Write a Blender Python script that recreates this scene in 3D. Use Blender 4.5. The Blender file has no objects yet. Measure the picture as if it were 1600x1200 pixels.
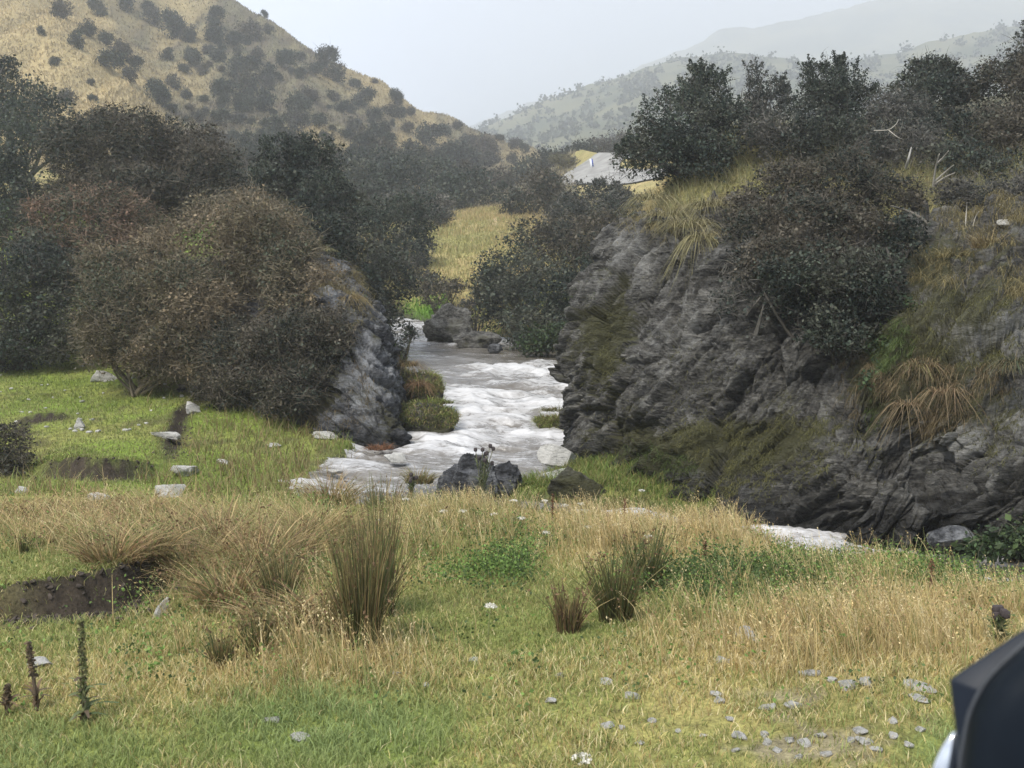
import bpy, math, random
import numpy as np
from mathutils import Vector

sc = bpy.context.scene
COL = sc.collection
R = math.radians

# ------------------------------------------------------------------ camera
F = 1640.0                      # focal length in pixels of the 1600 wide photograph
TH = math.atan(170.0 / F)       # the camera looks slightly down
CZ = 3.5                        # eye height above the lowest water
HAZE = 0.00095                   # density of the mist
CT, ST = math.cos(TH), math.sin(TH)
cam_d = bpy.data.cameras.new('camera')
cam = bpy.data.objects.new('camera', cam_d)
COL.objects.link(cam)
cam.location = (0, 0, CZ)
cam.rotation_euler = (math.pi / 2 - TH, 0, 0)
cam_d.sensor_width = 36.0
cam_d.lens = 36.0 * F / 1600.0
cam_d.clip_start = 0.1
cam_d.clip_end = 5000
cam_d.dof.use_dof = True
cam_d.dof.focus_distance = 16.0
cam_d.dof.aperture_fstop = 6.5
sc.camera = cam

# ------------------------------------------------------------------ sky, sun, exposure
SUN_EL, SUN_AZ = 52.0, 215.0    # behind the camera, over its left shoulder
world = bpy.data.worlds.new('World')
sc.world = world
world.use_nodes = True
nt = world.node_tree
nt.nodes.clear()
wo = nt.nodes.new('ShaderNodeOutputWorld')
sky = nt.nodes.new('ShaderNodeTexSky')
sky.sky_type = 'NISHITA'
sky.sun_disc = False
sky.sun_elevation = R(SUN_EL)
sky.sun_rotation = R(SUN_AZ)
sky.air_density = 1.0
sky.dust_density = 3.0
b1 = nt.nodes.new('ShaderNodeBackground')
b1.inputs['Strength'].default_value = 0.08
nt.links.new(sky.outputs[0], b1.inputs['Color'])
b2 = nt.nodes.new('ShaderNodeBackground')          # the closed cloud layer
tcn = nt.nodes.new('ShaderNodeTexCoord')
mpn = nt.nodes.new('ShaderNodeMapping')
mpn.inputs['Scale'].default_value = (1.3, 1.3, 3.2)
nzn = nt.nodes.new('ShaderNodeTexNoise')
nzn.inputs['Scale'].default_value = 1.6
nzn.inputs['Detail'].default_value = 5
crn = nt.nodes.new('ShaderNodeValToRGB')
crn.color_ramp.elements[0].position = 0.28
crn.color_ramp.elements[0].color = (0.47, 0.55, 0.70, 1)
crn.color_ramp.elements[1].position = 0.7
crn.color_ramp.elements[1].color = (0.79, 0.855, 0.975, 1)
nt.links.new(tcn.outputs['Generated'], mpn.inputs[0])
nt.links.new(mpn.outputs[0], nzn.inputs['Vector'])
nt.links.new(nzn.outputs[0], crn.inputs[0])
nt.links.new(crn.outputs[0], b2.inputs['Color'])
b2.inputs['Strength'].default_value = 0.87
mxw = nt.nodes.new('ShaderNodeMixShader')
mxw.inputs[0].default_value = 0.85
nt.links.new(b1.outputs[0], mxw.inputs[1])
nt.links.new(b2.outputs[0], mxw.inputs[2])
nt.links.new(mxw.outputs[0], wo.inputs['Surface'])

sun_d = bpy.data.lights.new('sun', 'SUN')
sun_d.energy = 2.7
sun_d.angle = R(14)
sun_d.color = (1.0, 0.95, 0.87)
sun = bpy.data.objects.new('sun', sun_d)
COL.objects.link(sun)
_a, _e = R(SUN_AZ), R(SUN_EL)
sdir = Vector((math.sin(_a) * math.cos(_e), math.cos(_a) * math.cos(_e), math.sin(_e)))
sun.rotation_euler = sdir.to_track_quat('Z', 'Y').to_euler()

sc.view_settings.view_transform = 'Standard'
sc.view_settings.look = 'None'
sc.view_settings.exposure = 0.68
sc.view_settings.gamma = 1.0
sc.render.engine = 'CYCLES'
sc.cycles.max_bounces = 6
sc.cycles.diffuse_bounces = 3
sc.cycles.glossy_bounces = 2
sc.cycles.transmission_bounces = 3
sc.cycles.transparent_max_bounces = 4
sc.cycles.volume_bounces = 3
sc.cycles.use_denoising = True

# ------------------------------------------------------------------ pixels of the photograph -> world points
def W(px, py, Y):
    a, b = (px - 800.0) / F, (600.0 - py) / F
    k = Y / (CT + b * ST)
    return np.array((a * k, Y, CZ + (b * CT - ST) * k))
def proj(P):
    x, y, z = P[..., 0], P[..., 1], P[..., 2] - CZ
    d = np.maximum(y * CT - z * ST, 0.01)
    return 800 + F * x / d, 600 - F * (y * ST + z * CT) / d
def pxm(px, Y):                 # metres spanned by px photo pixels at distance Y
    return px * Y / F

# ------------------------------------------------------------------ noise
def _hash(ix, iy, iz, seed):
    h = (ix.astype(np.int64) * 374761393 + iy.astype(np.int64) * 668265263 + iz.astype(np.int64) * 2147483647 + seed * 974634541) & 0xffffffff
    h = ((h ^ (h >> 13)) * 1274126177) & 0xffffffff
    h = h ^ (h >> 16)
    return (h & 0xffff) / 65535.0
def vnoise(P, seed=0):          # value noise, -1..1
    P = np.asarray(P, float)
    i = np.floor(P).astype(np.int64)
    f = P - i
    f = f * f * f * (f * (f * 6 - 15) + 10)
    out = 0
    for dx in (0, 1):
        wx = f[..., 0] if dx else 1 - f[..., 0]
        for dy in (0, 1):
            wy = f[..., 1] if dy else 1 - f[..., 1]
            for dz in (0, 1):
                wz = f[..., 2] if dz else 1 - f[..., 2]
                out = out + wx * wy * wz * _hash(i[..., 0] + dx, i[..., 1] + dy, i[..., 2] + dz, seed)
    return out * 2 - 1
def fbm(P, octv=4, seed=0, gain=0.5):
    P = np.asarray(P, float)
    s, a, t = 0, 1.0, 0
    for o in range(octv):
        s = s + a * vnoise(P * (2.03 ** o) + 17.3 * o, seed + o)
        t += a
        a *= gain
    return s / t
def ridged(P, octv=4, seed=0):
    s, a, t = 0, 1.0, 0
    for o in range(octv):
        s = s + a * (1 - 2 * np.abs(vnoise(P * (2.07 ** o) + 9.1 * o, seed + o)))
        t += a
        a *= 0.55
    return s / t
def sstep(a, b, x):
    t = np.clip((x - a) / (b - a), 0, 1)
    return t * t * (3 - 2 * t)
def xy0(x, y, z=0.0):
    return np.stack([x, y, np.zeros_like(x) + z], -1)

# ------------------------------------------------------------------ mesh building
class Geo:
    def __init__(self):
        self.v, self.f, self.c, self.n = [], [], [], 0
    def add(self, verts, faces, cols):
        verts = np.asarray(verts, np.float32).reshape(-1, 3)
        faces = np.asarray(faces, np.int64)
        cols = np.asarray(cols, np.float32)
        if cols.ndim == 1:
            cols = np.tile(cols, (len(verts), 1))
        self.v.append(verts)
        self.f.append(faces + self.n)
        self.c.append(cols[:, :3])
        self.n += len(verts)
    def mesh(self, name, mat, origin=(0, 0, 0), smooth=False):
        V = np.concatenate(self.v) - np.asarray(origin, np.float32)
        C = np.concatenate(self.c)
        me = bpy.data.meshes.new(name)
        me.vertices.add(len(V))
        me.vertices.foreach_set('co', V.astype(np.float32).ravel())
        loops = np.concatenate([f.ravel() for f in self.f])
        sizes = np.concatenate([np.full(len(f), f.shape[1]) for f in self.f])
        starts = np.concatenate([[0], np.cumsum(sizes)[:-1]])
        me.loops.add(len(loops))
        me.loops.foreach_set('vertex_index', loops.astype(np.int32))
        me.polygons.add(len(sizes))
        me.polygons.foreach_set('loop_start', starts.astype(np.int32))
        me.polygons.foreach_set('loop_total', sizes.astype(np.int32))
        if smooth:
            me.polygons.foreach_set('use_smooth', np.ones(len(sizes), bool))
        at = me.attributes.new('Col', 'FLOAT_COLOR', 'POINT')
        at.data.foreach_set('color', np.concatenate([C, np.ones((len(C), 1), np.float32)], 1).astype(np.float32).ravel())
        me.update(calc_edges=True)
        me.materials.append(mat)
        return me
    def build(self, name, mat, parent=None, origin=(0, 0, 0), smooth=False):
        o = bpy.data.objects.new(name, self.mesh(name, mat, origin, smooth))
        COL.objects.link(o)
        if parent is not None:
            o.parent = parent
        else:
            o.location = [float(q) for q in origin]
        return o

def tag(o, label=None, cat=None, group=None, kind=None):
    if label: o['label'] = label
    if cat: o['category'] = cat
    if group: o['group'] = group
    if kind: o['kind'] = kind
    return o
def empty(name, loc, label, cat, group=None):
    o = bpy.data.objects.new(name, None)
    COL.objects.link(o)
    o.location = [float(q) for q in loc]
    o.empty_display_size = 0.2
    return tag(o, label, cat, group)

def grid_faces(nr, nc, keep=None):
    i = np.arange((nr - 1) * (nc - 1))
    r, c = i // (nc - 1), i % (nc - 1)
    a = r * nc + c
    f = np.stack([a, a + 1, a + nc + 1, a + nc], 1)
    return f if keep is None else f[keep[f].all(1)]

def blades(g, P, h, w, ang, bend, cb, ct, rng, droop=0.35, k=3, wexp=0.7):
    """grass blades: P roots, h length, w width, ang lean heading, bend sideways share, colours root and tip"""
    n = len(P)
    if n == 0: return
    wa = rng.uniform(0, 2 * np.pi, n)
    wx, wy = np.cos(wa), np.sin(wa)
    V = np.zeros((n, k + 1, 2, 3))
    C = np.zeros((n, k + 1, 2, 3))
    for j in range(k + 1):
        t = j / k
        hz = h * (t - droop * bend * t * t)
        hr = h * bend * t ** 1.7
        cx = P[:, 0] + np.cos(ang) * hr
        cy = P[:, 1] + np.sin(ang) * hr
        cz = P[:, 2] + hz
        ww = w * 0.5 * max(1 - t, 0.06) ** wexp
        V[:, j, 0] = np.stack([cx - wx * ww, cy - wy * ww, cz], 1)
        V[:, j, 1] = np.stack([cx + wx * ww, cy + wy * ww, cz], 1)
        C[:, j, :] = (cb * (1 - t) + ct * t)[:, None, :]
    base = (np.arange(n) * (k + 1) * 2)[:, None]
    fs = [np.stack([base[:, 0] + 2 * j, base[:, 0] + 2 * j + 1, base[:, 0] + 2 * j + 3, base[:, 0] + 2 * j + 2], 1) for j in range(k)]
    g.add(V.reshape(-1, 3), np.concatenate(fs), C.reshape(-1, 3))

def quads(g, P, L, Wd, cols, rng, up=0.0, axis=None):
    """small leaf-shaped faces at P"""
    n = len(P)
    if n == 0: return
    a = rng.normal(size=(n, 3)) if axis is None else axis + rng.normal(size=(n, 3)) * 0.35
    a /= np.linalg.norm(a, axis=1)[:, None] + 1e-9
    q = rng.normal(size=(n, 3))
    if up: q[:, 2] *= (1 - up)
    b = np.cross(a, q)
    b /= np.linalg.norm(b, axis=1)[:, None] + 1e-9
    a = a * (L * 0.5)[:, None]
    b = b * (Wd * 0.5)[:, None]
    V = np.stack([P - a, P + b - a * 0.1, P + a, P - b - a * 0.1], 1)
    i = np.arange(n)[:, None] * 4
    g.add(V.reshape(-1, 3), i + np.arange(4), np.repeat(cols, 4, 0))

def strips(g, P, D, L, w, cols, rng, curl=0.5, k=3, droop=0.0):
    """thin curved twigs from P along D"""
    n = len(P)
    if n == 0: return
    D = D / (np.linalg.norm(D, axis=1)[:, None] + 1e-9)
    S = np.cross(D, rng.normal(size=(n, 3)))
    S /= np.linalg.norm(S, axis=1)[:, None] + 1e-9
    B = rng.normal(size=(n, 3)) * curl
    B[:, 2] -= droop
    V = np.zeros((n, k + 1, 2, 3))
    for j in range(k + 1):
        t = j / k
        c = P + (D * t + B * t * t * 0.5) * L[:, None]
        ww = (w * 0.5 * (1 - 0.75 * t))[:, None]
        V[:, j, 0] = c - S * ww
        V[:, j, 1] = c + S * ww
    base = np.arange(n) * (k + 1) * 2
    fs = [np.stack([base + 2 * j, base + 2 * j + 1, base + 2 * j + 3, base + 2 * j + 2], 1) for j in range(k)]
    g.add(V.reshape(-1, 3), np.concatenate(fs), np.repeat(cols, (k + 1) * 2, 0))

def tube(g, pts, rad, col, sides=6):
    pts = np.asarray(pts, float)
    rad = np.asarray(rad, float)
    n = len(pts)
    T = np.gradient(pts, axis=0)
    T /= np.linalg.norm(T, axis=1)[:, None] + 1e-9
    ref = np.array((0.31, 0.87, 0.2))
    U = np.cross(T, ref); U /= np.linalg.norm(U, axis=1)[:, None] + 1e-9
    Vv = np.cross(T, U)
    a = np.linspace(0, 2 * np.pi, sides, endpoint=False)
    ring = pts[:, None] + rad[:, None, None] * (np.cos(a)[None, :, None] * U[:, None] + np.sin(a)[None, :, None] * Vv[:, None])
    V = np.concatenate([ring.reshape(-1, 3), pts[-1:]])
    fs = []
    for i in range(n - 1):
        for s in range(sides):
            s2 = (s + 1) % sides
            fs.append((i * sides + s, i * sides + s2, (i + 1) * sides + s2, (i + 1) * sides + s))
    g.add(V, fs, np.asarray(col))
    cap = [((n - 1) * sides + s, (n - 1) * sides + (s + 1) % sides, n * sides) for s in range(sides)]
    g.f.append(np.asarray(cap) + g.n - len(V))

def bez(p0, p1, p2, n=6):
    t = np.linspace(0, 1, n)[:, None]
    return (1 - t) ** 2 * np.asarray(p0) + 2 * t * (1 - t) * np.asarray(p1) + t * t * np.asarray(p2)

# ------------------------------------------------------------------ materials
def new_mat(name):
    m = bpy.data.materials.new(name)
    m.use_nodes = True
    m.node_tree.nodes.clear()
    return m, m.node_tree.nodes, m.node_tree.links
def mat_leaf(name, rough=0.6, trans=0.2, jitter=0.0, spec=0.25):
    m, N, L = new_mat(name)
    o = N.new('ShaderNodeOutputMaterial')
    at = N.new('ShaderNodeAttribute'); at.attribute_name = 'Col'
    col = at.outputs['Color']
    if jitter:
        oi = N.new('ShaderNodeObjectInfo')
        hs = N.new('ShaderNodeHueSaturation')
        mr = N.new('ShaderNodeMapRange')
        mr.inputs['To Min'].default_value = 1 - jitter
        mr.inputs['To Max'].default_value = 1 + jitter
        L.new(oi.outputs['Random'], mr.inputs['Value'])
        L.new(mr.outputs[0], hs.inputs['Value'])
        L.new(col, hs.inputs['Color'])
        col = hs.outputs[0]
    p = N.new('ShaderNodeBsdfPrincipled')
    p.inputs['Roughness'].default_value = rough
    p.inputs['Specular IOR Level'].default_value = spec
    L.new(col, p.inputs['Base Color'])
    out = p.outputs[0]
    if trans:
        t = N.new('ShaderNodeBsdfTranslucent')
        mx = N.new('ShaderNodeMixShader')
        mx.inputs[0].default_value = trans
        L.new(col, t.inputs['Color'])
        L.new(p.outputs[0], mx.inputs[1])
        L.new(t.outputs[0], mx.inputs[2])
        out = mx.outputs[0]
    L.new(out, o.inputs['Surface'])
    return m
def noise_node(N, L, vec, scale, detail=6, rough=0.6, dist=0.0):
    n = N.new('ShaderNodeTexNoise')
    n.inputs['Scale'].default_value = scale
    n.inputs['Detail'].default_value = detail
    n.inputs['Roughness'].default_value = rough
    n.inputs['Distortion'].default_value = dist
    L.new(vec, n.inputs['Vector'])
    return n.outputs['Fac']
def ramp(N, L, fac, stops):
    r = N.new('ShaderNodeValToRGB')
    e = r.color_ramp.elements
    while len(e) < len(stops): e.new(0.5)
    for q, (p, c) in zip(e, stops):
        q.position = p
        q.color = (*c, 1) if len(c) == 3 else c
    L.new(fac, r.inputs[0])
    return r.outputs[0]
def mixc(N, L, fac, a, b, mode='MIX'):
    m = N.new('ShaderNodeMix'); m.data_type = 'RGBA'; m.blend_type = mode
    if isinstance(fac, float): m.inputs[0].default_value = fac
    else: L.new(fac, m.inputs[0])
    for s, v in ((6, a), (7, b)):
        if isinstance(v, tuple): m.inputs[s].default_value = (*v, 1)
        else: L.new(v, m.inputs[s])
    return m.outputs[2]
def mat_ground():
    m, N, L = new_mat('ground')
    o = N.new('ShaderNodeOutputMaterial')
    at = N.new('ShaderNodeAttribute'); at.attribute_name = 'Col'
    tc = N.new('ShaderNodeTexCoord')
    n1 = noise_node(N, L, tc.outputs['Object'], 7.0, 8, 0.7)
    n2 = noise_node(N, L, tc.outputs['Object'], 0.9, 8, 0.7)
    n3 = noise_node(N, L, tc.outputs['Object'], 38.0, 6, 0.75)
    c = mixc(N, L, 1.0, at.outputs['Color'], ramp(N, L, n1, [(0.3, (0.5, 0.5, 0.5)), (0.7, (1.3, 1.3, 1.22))]), 'MULTIPLY')
    c = mixc(N, L, 1.0, c, ramp(N, L, n3, [(0.32, (0.5, 0.5, 0.48)), (0.68, (1.4, 1.38, 1.3))]), 'MULTIPLY')
    c = mixc(N, L, 1.0, c, ramp(N, L, n2, [(0.3, (0.75, 0.75, 0.75)), (0.7, (1.15, 1.15, 1.15))]), 'MULTIPLY')
    p = N.new('ShaderNodeBsdfPrincipled')
    p.inputs['Roughness'].default_value = 0.9
    p.inputs['Specular IOR Level'].default_value = 0.15
    L.new(c, p.inputs['Base Color'])
    bp = N.new('ShaderNodeBump'); bp.inputs['Strength'].default_value = 0.6; bp.inputs['Distance'].default_value = 0.06
    L.new(n1, bp.inputs['Height']); L.new(bp.outputs[0], p.inputs['Normal'])
    L.new(p.outputs[0], o.inputs['Surface'])
    return m
def mat_rock(name, dark, mid, pale, moss, moss_amt=0.5, scale=1.0, rot=(0.3, 0.6, 0.5), lichen=0.62):
    m, N, L = new_mat(name)
    o = N.new('ShaderNodeOutputMaterial')
    tc = N.new('ShaderNodeTexCoord')
    at = N.new('ShaderNodeAttribute'); at.attribute_name = 'Col'     # r: moss cover, g: pale lichen, b: value
    sep = N.new('ShaderNodeSeparateColor'); L.new(at.outputs['Color'], sep.inputs[0])
    mp = N.new('ShaderNodeMapping')
    mp.inputs['Rotation'].default_value = rot
    mp.inputs['Scale'].default_value = (1.0 * scale, 1.0 * scale, 3.6 * scale)
    L.new(tc.outputs['Object'], mp.inputs[0])
    n1 = noise_node(N, L, mp.outputs[0], 1.8, 9, 0.70, 0.1)
    def plates(sc_):
        v = N.new('ShaderNodeTexVoronoi'); v.feature = 'F1'; v.inputs['Scale'].default_value = sc_
        L.new(mp.outputs[0], v.inputs['Vector'])
        s_ = N.new('ShaderNodeSeparateColor'); L.new(v.outputs['Color'], s_.inputs[0])
        return s_.outputs['Red']
    nz2 = noise_node(N, L, mp.outputs[0], 9.0, 8, 0.72, 0.1)
    pa = N.new('ShaderNodeMath'); pa.operation = 'MULTIPLY_ADD'
    L.new(plates(3.3), pa.inputs[0]); pa.inputs[1].default_value = 0.30; L.new(nz2, pa.inputs[2])
    pb = N.new('ShaderNodeMath'); pb.operation = 'MULTIPLY_ADD'
    L.new(plates(9.0), pb.inputs[0]); pb.inputs[1].default_value = 0.22; L.new(pa.outputs[0], pb.inputs[2])
    pc = N.new('ShaderNodeMath'); pc.operation = 'SUBTRACT'; L.new(pb.outputs[0], pc.inputs[0]); pc.inputs[1].default_value = 0.26
    n2 = pc.outputs[0]
    n3 = noise_node(N, L, tc.outputs['Object'], 2.6 * scale, 8, 0.72)
    n4 = noise_node(N, L, tc.outputs['Object'], 0.8 * scale, 6, 0.6)
    n5 = noise_node(N, L, tc.outputs['Object'], 16 * scale, 6, 0.75)
    c = ramp(N, L, n1, [(0.28, dark), (0.52, mid), (0.78, tuple(q * 1.5 for q in mid))])
    c = mixc(N, L, 1.0, c, ramp(N, L, n2, [(0.3, (0.35, 0.35, 0.36)), (0.55, (1.05, 1.05, 1.05)), (0.75, (2.0, 2.0, 2.0))]), 'MULTIPLY')
    # lichen: pale crusts where the attribute lets them
    ad = N.new('ShaderNodeMath'); ad.operation = 'MULTIPLY_ADD'
    L.new(sep.outputs['Green'], ad.inputs[0]); ad.inputs[1].default_value = 0.35; L.new(n3, ad.inputs[2])
    av = N.new('ShaderNodeMath'); av.operation = 'MULTIPLY_ADD'
    L.new(n5, av.inputs[0]); av.inputs[1].default_value = 0.35; L.new(ad.outputs[0], av.inputs[2])
    c = mixc(N, L, ramp(N, L, av.outputs[0], [(lichen + 0.12, (0, 0, 0)), (lichen + 0.34, (0.85, 0.85, 0.85))]), c, pale)
    # moss
    am = N.new('ShaderNodeMath'); am.operation = 'MULTIPLY_ADD'
    L.new(sep.outputs['Red'], am.inputs[0]); am.inputs[1].default_value = 0.6; L.new(n4, am.inputs[2])
    an = N.new('ShaderNodeMath'); an.operation = 'MULTIPLY_ADD'
    L.new(n5, an.inputs[0]); an.inputs[1].default_value = 0.3; L.new(am.outputs[0], an.inputs[2])
    mossc = mixc(N, L, n5, moss, tuple(q * 0.5 for q in moss))
    c = mixc(N, L, ramp(N, L, an.outputs[0], [(0.92 - 0.2 * moss_amt, (0, 0, 0)), (1.08 - 0.2 * moss_amt, (0.9, 0.9, 0.9))]), c, mossc)
    p = N.new('ShaderNodeBsdfPrincipled')
    c = mixc(N, L, 1.0, c, ramp(N, L, sep.outputs['Blue'], [(0.0, (0.35, 0.36, 0.38)), (0.5, (1, 1, 1))]), 'MULTIPLY')   # wet stain at the waterline
    L.new(ramp(N, L, sep.outputs['Blue'], [(0.0, (0.35,) * 3), (0.5, (0.75,) * 3)]), p.inputs['Roughness'])
    p.inputs['Specular IOR Level'].default_value = 0.3
    L.new(c, p.inputs['Base Color'])
    hm = N.new('ShaderNodeMath'); hm.operation = 'MULTIPLY_ADD'
    L.new(n2, hm.inputs[0]); hm.inputs[1].default_value = 0.5; L.new(n1, hm.inputs[2])
    h2 = N.new('ShaderNodeMath'); h2.operation = 'MULTIPLY_ADD'
    L.new(n5, h2.inputs[0]); h2.inputs[1].default_value = 0.35; L.new(hm.outputs[0], h2.inputs[2])
    bp = N.new('ShaderNodeBump'); bp.inputs['Strength'].default_value = 1.0; bp.inputs['Distance'].default_value = 0.22 / scale
    L.new(h2.outputs[0], bp.inputs['Height']); L.new(bp.outputs[0], p.inputs['Normal'])
    L.new(p.outputs[0], o.inputs['Surface'])
    return m
def mat_water():
    m, N, L = new_mat('river_water')
    o = N.new('ShaderNodeOutputMaterial')
    at = N.new('ShaderNodeAttribute'); at.attribute_name = 'Col'     # r: foam, g/b: along and across the stream
    sep = N.new('ShaderNodeSeparateColor'); L.new(at.outputs['Color'], sep.inputs[0])
    cmb = N.new('ShaderNodeCombineXYZ')
    L.new(sep.outputs['Green'], cmb.inputs[0]); L.new(sep.outputs['Blue'], cmb.inputs[1])
    mp = N.new('ShaderNodeMapping'); mp.inputs['Scale'].default_value = (2.0, 0.8, 1)
    L.new(cmb.outputs[0], mp.inputs[0])
    n1 = noise_node(N, L, mp.outputs[0], 1.1, 6, 0.6, 1.4)
    n2 = noise_node(N, L, mp.outputs[0], 6.0, 6, 0.7, 0.8)
    ad = N.new('ShaderNodeMath'); ad.operation = 'MULTIPLY_ADD'
    m0 = N.new('ShaderNodeMath'); m0.operation = 'MULTIPLY'; L.new(n1, m0.inputs[0]); m0.inputs[1].default_value = 1.15
    L.new(sep.outputs['Red'], ad.inputs[0]); ad.inputs[1].default_value = 0.62; L.new(m0.outputs[0], ad.inputs[2])
    a2 = N.new('ShaderNodeMath'); a2.operation = 'MULTIPLY_ADD'
    L.new(n2, a2.inputs[0]); a2.inputs[1].default_value = 0.75; L.new(ad.outputs[0], a2.inputs[2])
    n3 = noise_node(N, L, mp.outputs[0], 19.0, 5, 0.7, 0.5)
    a3 = N.new('ShaderNodeMath'); a3.operation = 'MULTIPLY_ADD'
    L.new(n3, a3.inputs[0]); a3.inputs[1].default_value = 0.22
    sb = N.new('ShaderNodeMath'); sb.operation = 'SUBTRACT'; sb.inputs[1].default_value = 0.70; L.new(a2.outputs[0], sb.inputs[0]); L.new(sb.outputs[0], a3.inputs[2])
    foam = ramp(N, L, a3.outputs[0], [(0.0, (0, 0, 0)), (0.50, (0.03, 0.03, 0.03)), (0.66, (0.22, 0.22, 0.22)), (0.80, (0.6, 0.6, 0.6)), (0.98, (1, 1, 1))])
    c = mixc(N, L, foam, (0.115, 0.102, 0.084), (0.56, 0.56, 0.565))
    p = N.new('ShaderNodeBsdfPrincipled')
    L.new(c, p.inputs['Base Color'])
    L.new(ramp(N, L, foam, [(0.0, (0.08,) * 3), (1.0, (0.6,) * 3)]), p.inputs['Roughness'])
    bp = N.new('ShaderNodeBump'); bp.inputs['Strength'].default_value = 0.5; bp.inputs['Distance'].default_value = 0.04
    L.new(a2.outputs[0], bp.inputs['Height']); L.new(bp.outputs[0], p.inputs['Normal'])
    L.new(p.outputs[0], o.inputs['Surface'])
    return m
def mat_plain(name, col, rough=0.5, metal=0.0, noise=0.0, nscale=20.0, spec=0.5):
    m, N, L = new_mat(name)
    o = N.new('ShaderNodeOutputMaterial')
    p = N.new('ShaderNodeBsdfPrincipled')
    p.inputs['Roughness'].default_value = rough
    p.inputs['Metallic'].default_value = metal
    p.inputs['Specular IOR Level'].default_value = spec
    tc = N.new('ShaderNodeTexCoord')
    n1 = noise_node(N, L, tc.outputs['Object'], nscale, 6, 0.65)
    k = noise
    c = mixc(N, L, 1.0, col, ramp(N, L, n1, [(0.3, (1 - k,) * 3), (0.7, (1 + k,) * 3)]), 'MULTIPLY')
    L.new(c, p.inputs['Base Color'])
    L.new(p.outputs[0], o.inputs['Surface'])
    return m
M = {
    'leaf': mat_leaf('shrub_foliage', 0.6, 0.15, 0.12),
    'grass': mat_leaf('grass_blades', 0.65, 0.25, 0.0),
    'bark': mat_leaf('bark', 0.85, 0.0),
    'ground': mat_ground(),
    'cliff': mat_rock('schist_cliff', (0.026, 0.026, 0.025), (0.118, 0.114, 0.102), (0.38, 0.375, 0.35), (0.10, 0.098, 0.036), 0.5, 1.0, (0.2, 0.55, 0.4)),
    'slab': mat_rock('grey_schist', (0.018, 0.019, 0.022), (0.078, 0.081, 0.088), (0.40, 0.41, 0.42), (0.09, 0.085, 0.035), 0.3, 1.1, (0.1, 0.9, 0.2), 0.56),
    'stone': mat_rock('pale_stone', (0.17, 0.165, 0.155), (0.36, 0.355, 0.33), (0.60, 0.585, 0.54), (0.10, 0.12, 0.04), 0.0, 4.0, (0.2, 0.3, 0.1), 0.52),
    'water': mat_water(),
    'road': mat_plain('gravel_road', (0.28, 0.275, 0.26), 0.9, 0, 0.3, 0.6, 0.1),
    'plastic': mat_plain('black_plastic', (0.006, 0.009, 0.013), 0.6, 0, 0.1, 30, 0.10),
    'trim': mat_plain('grey_plastic', (0.014, 0.019, 0.028), 0.5, 0, 0.1, 30, 0.22),
    'crease_highlight': mat_plain('highlight_grey', (0.05, 0.055, 0.062), 0.5, 0, 0.2, 60, 0.3),  # paler grey for the highlight painted along the mirror's crease
    'glass': mat_plain('mirror_glass', (0.85, 0.87, 0.88), 0.12, 1.0, 0.12, 60),
    'white': mat_plain('white_post', (0.75, 0.76, 0.78), 0.5, 0, 0.05, 10),
    'blue': mat_plain('blue_band', (0.03, 0.07, 0.35), 0.5, 0, 0.05, 10),
}
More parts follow.
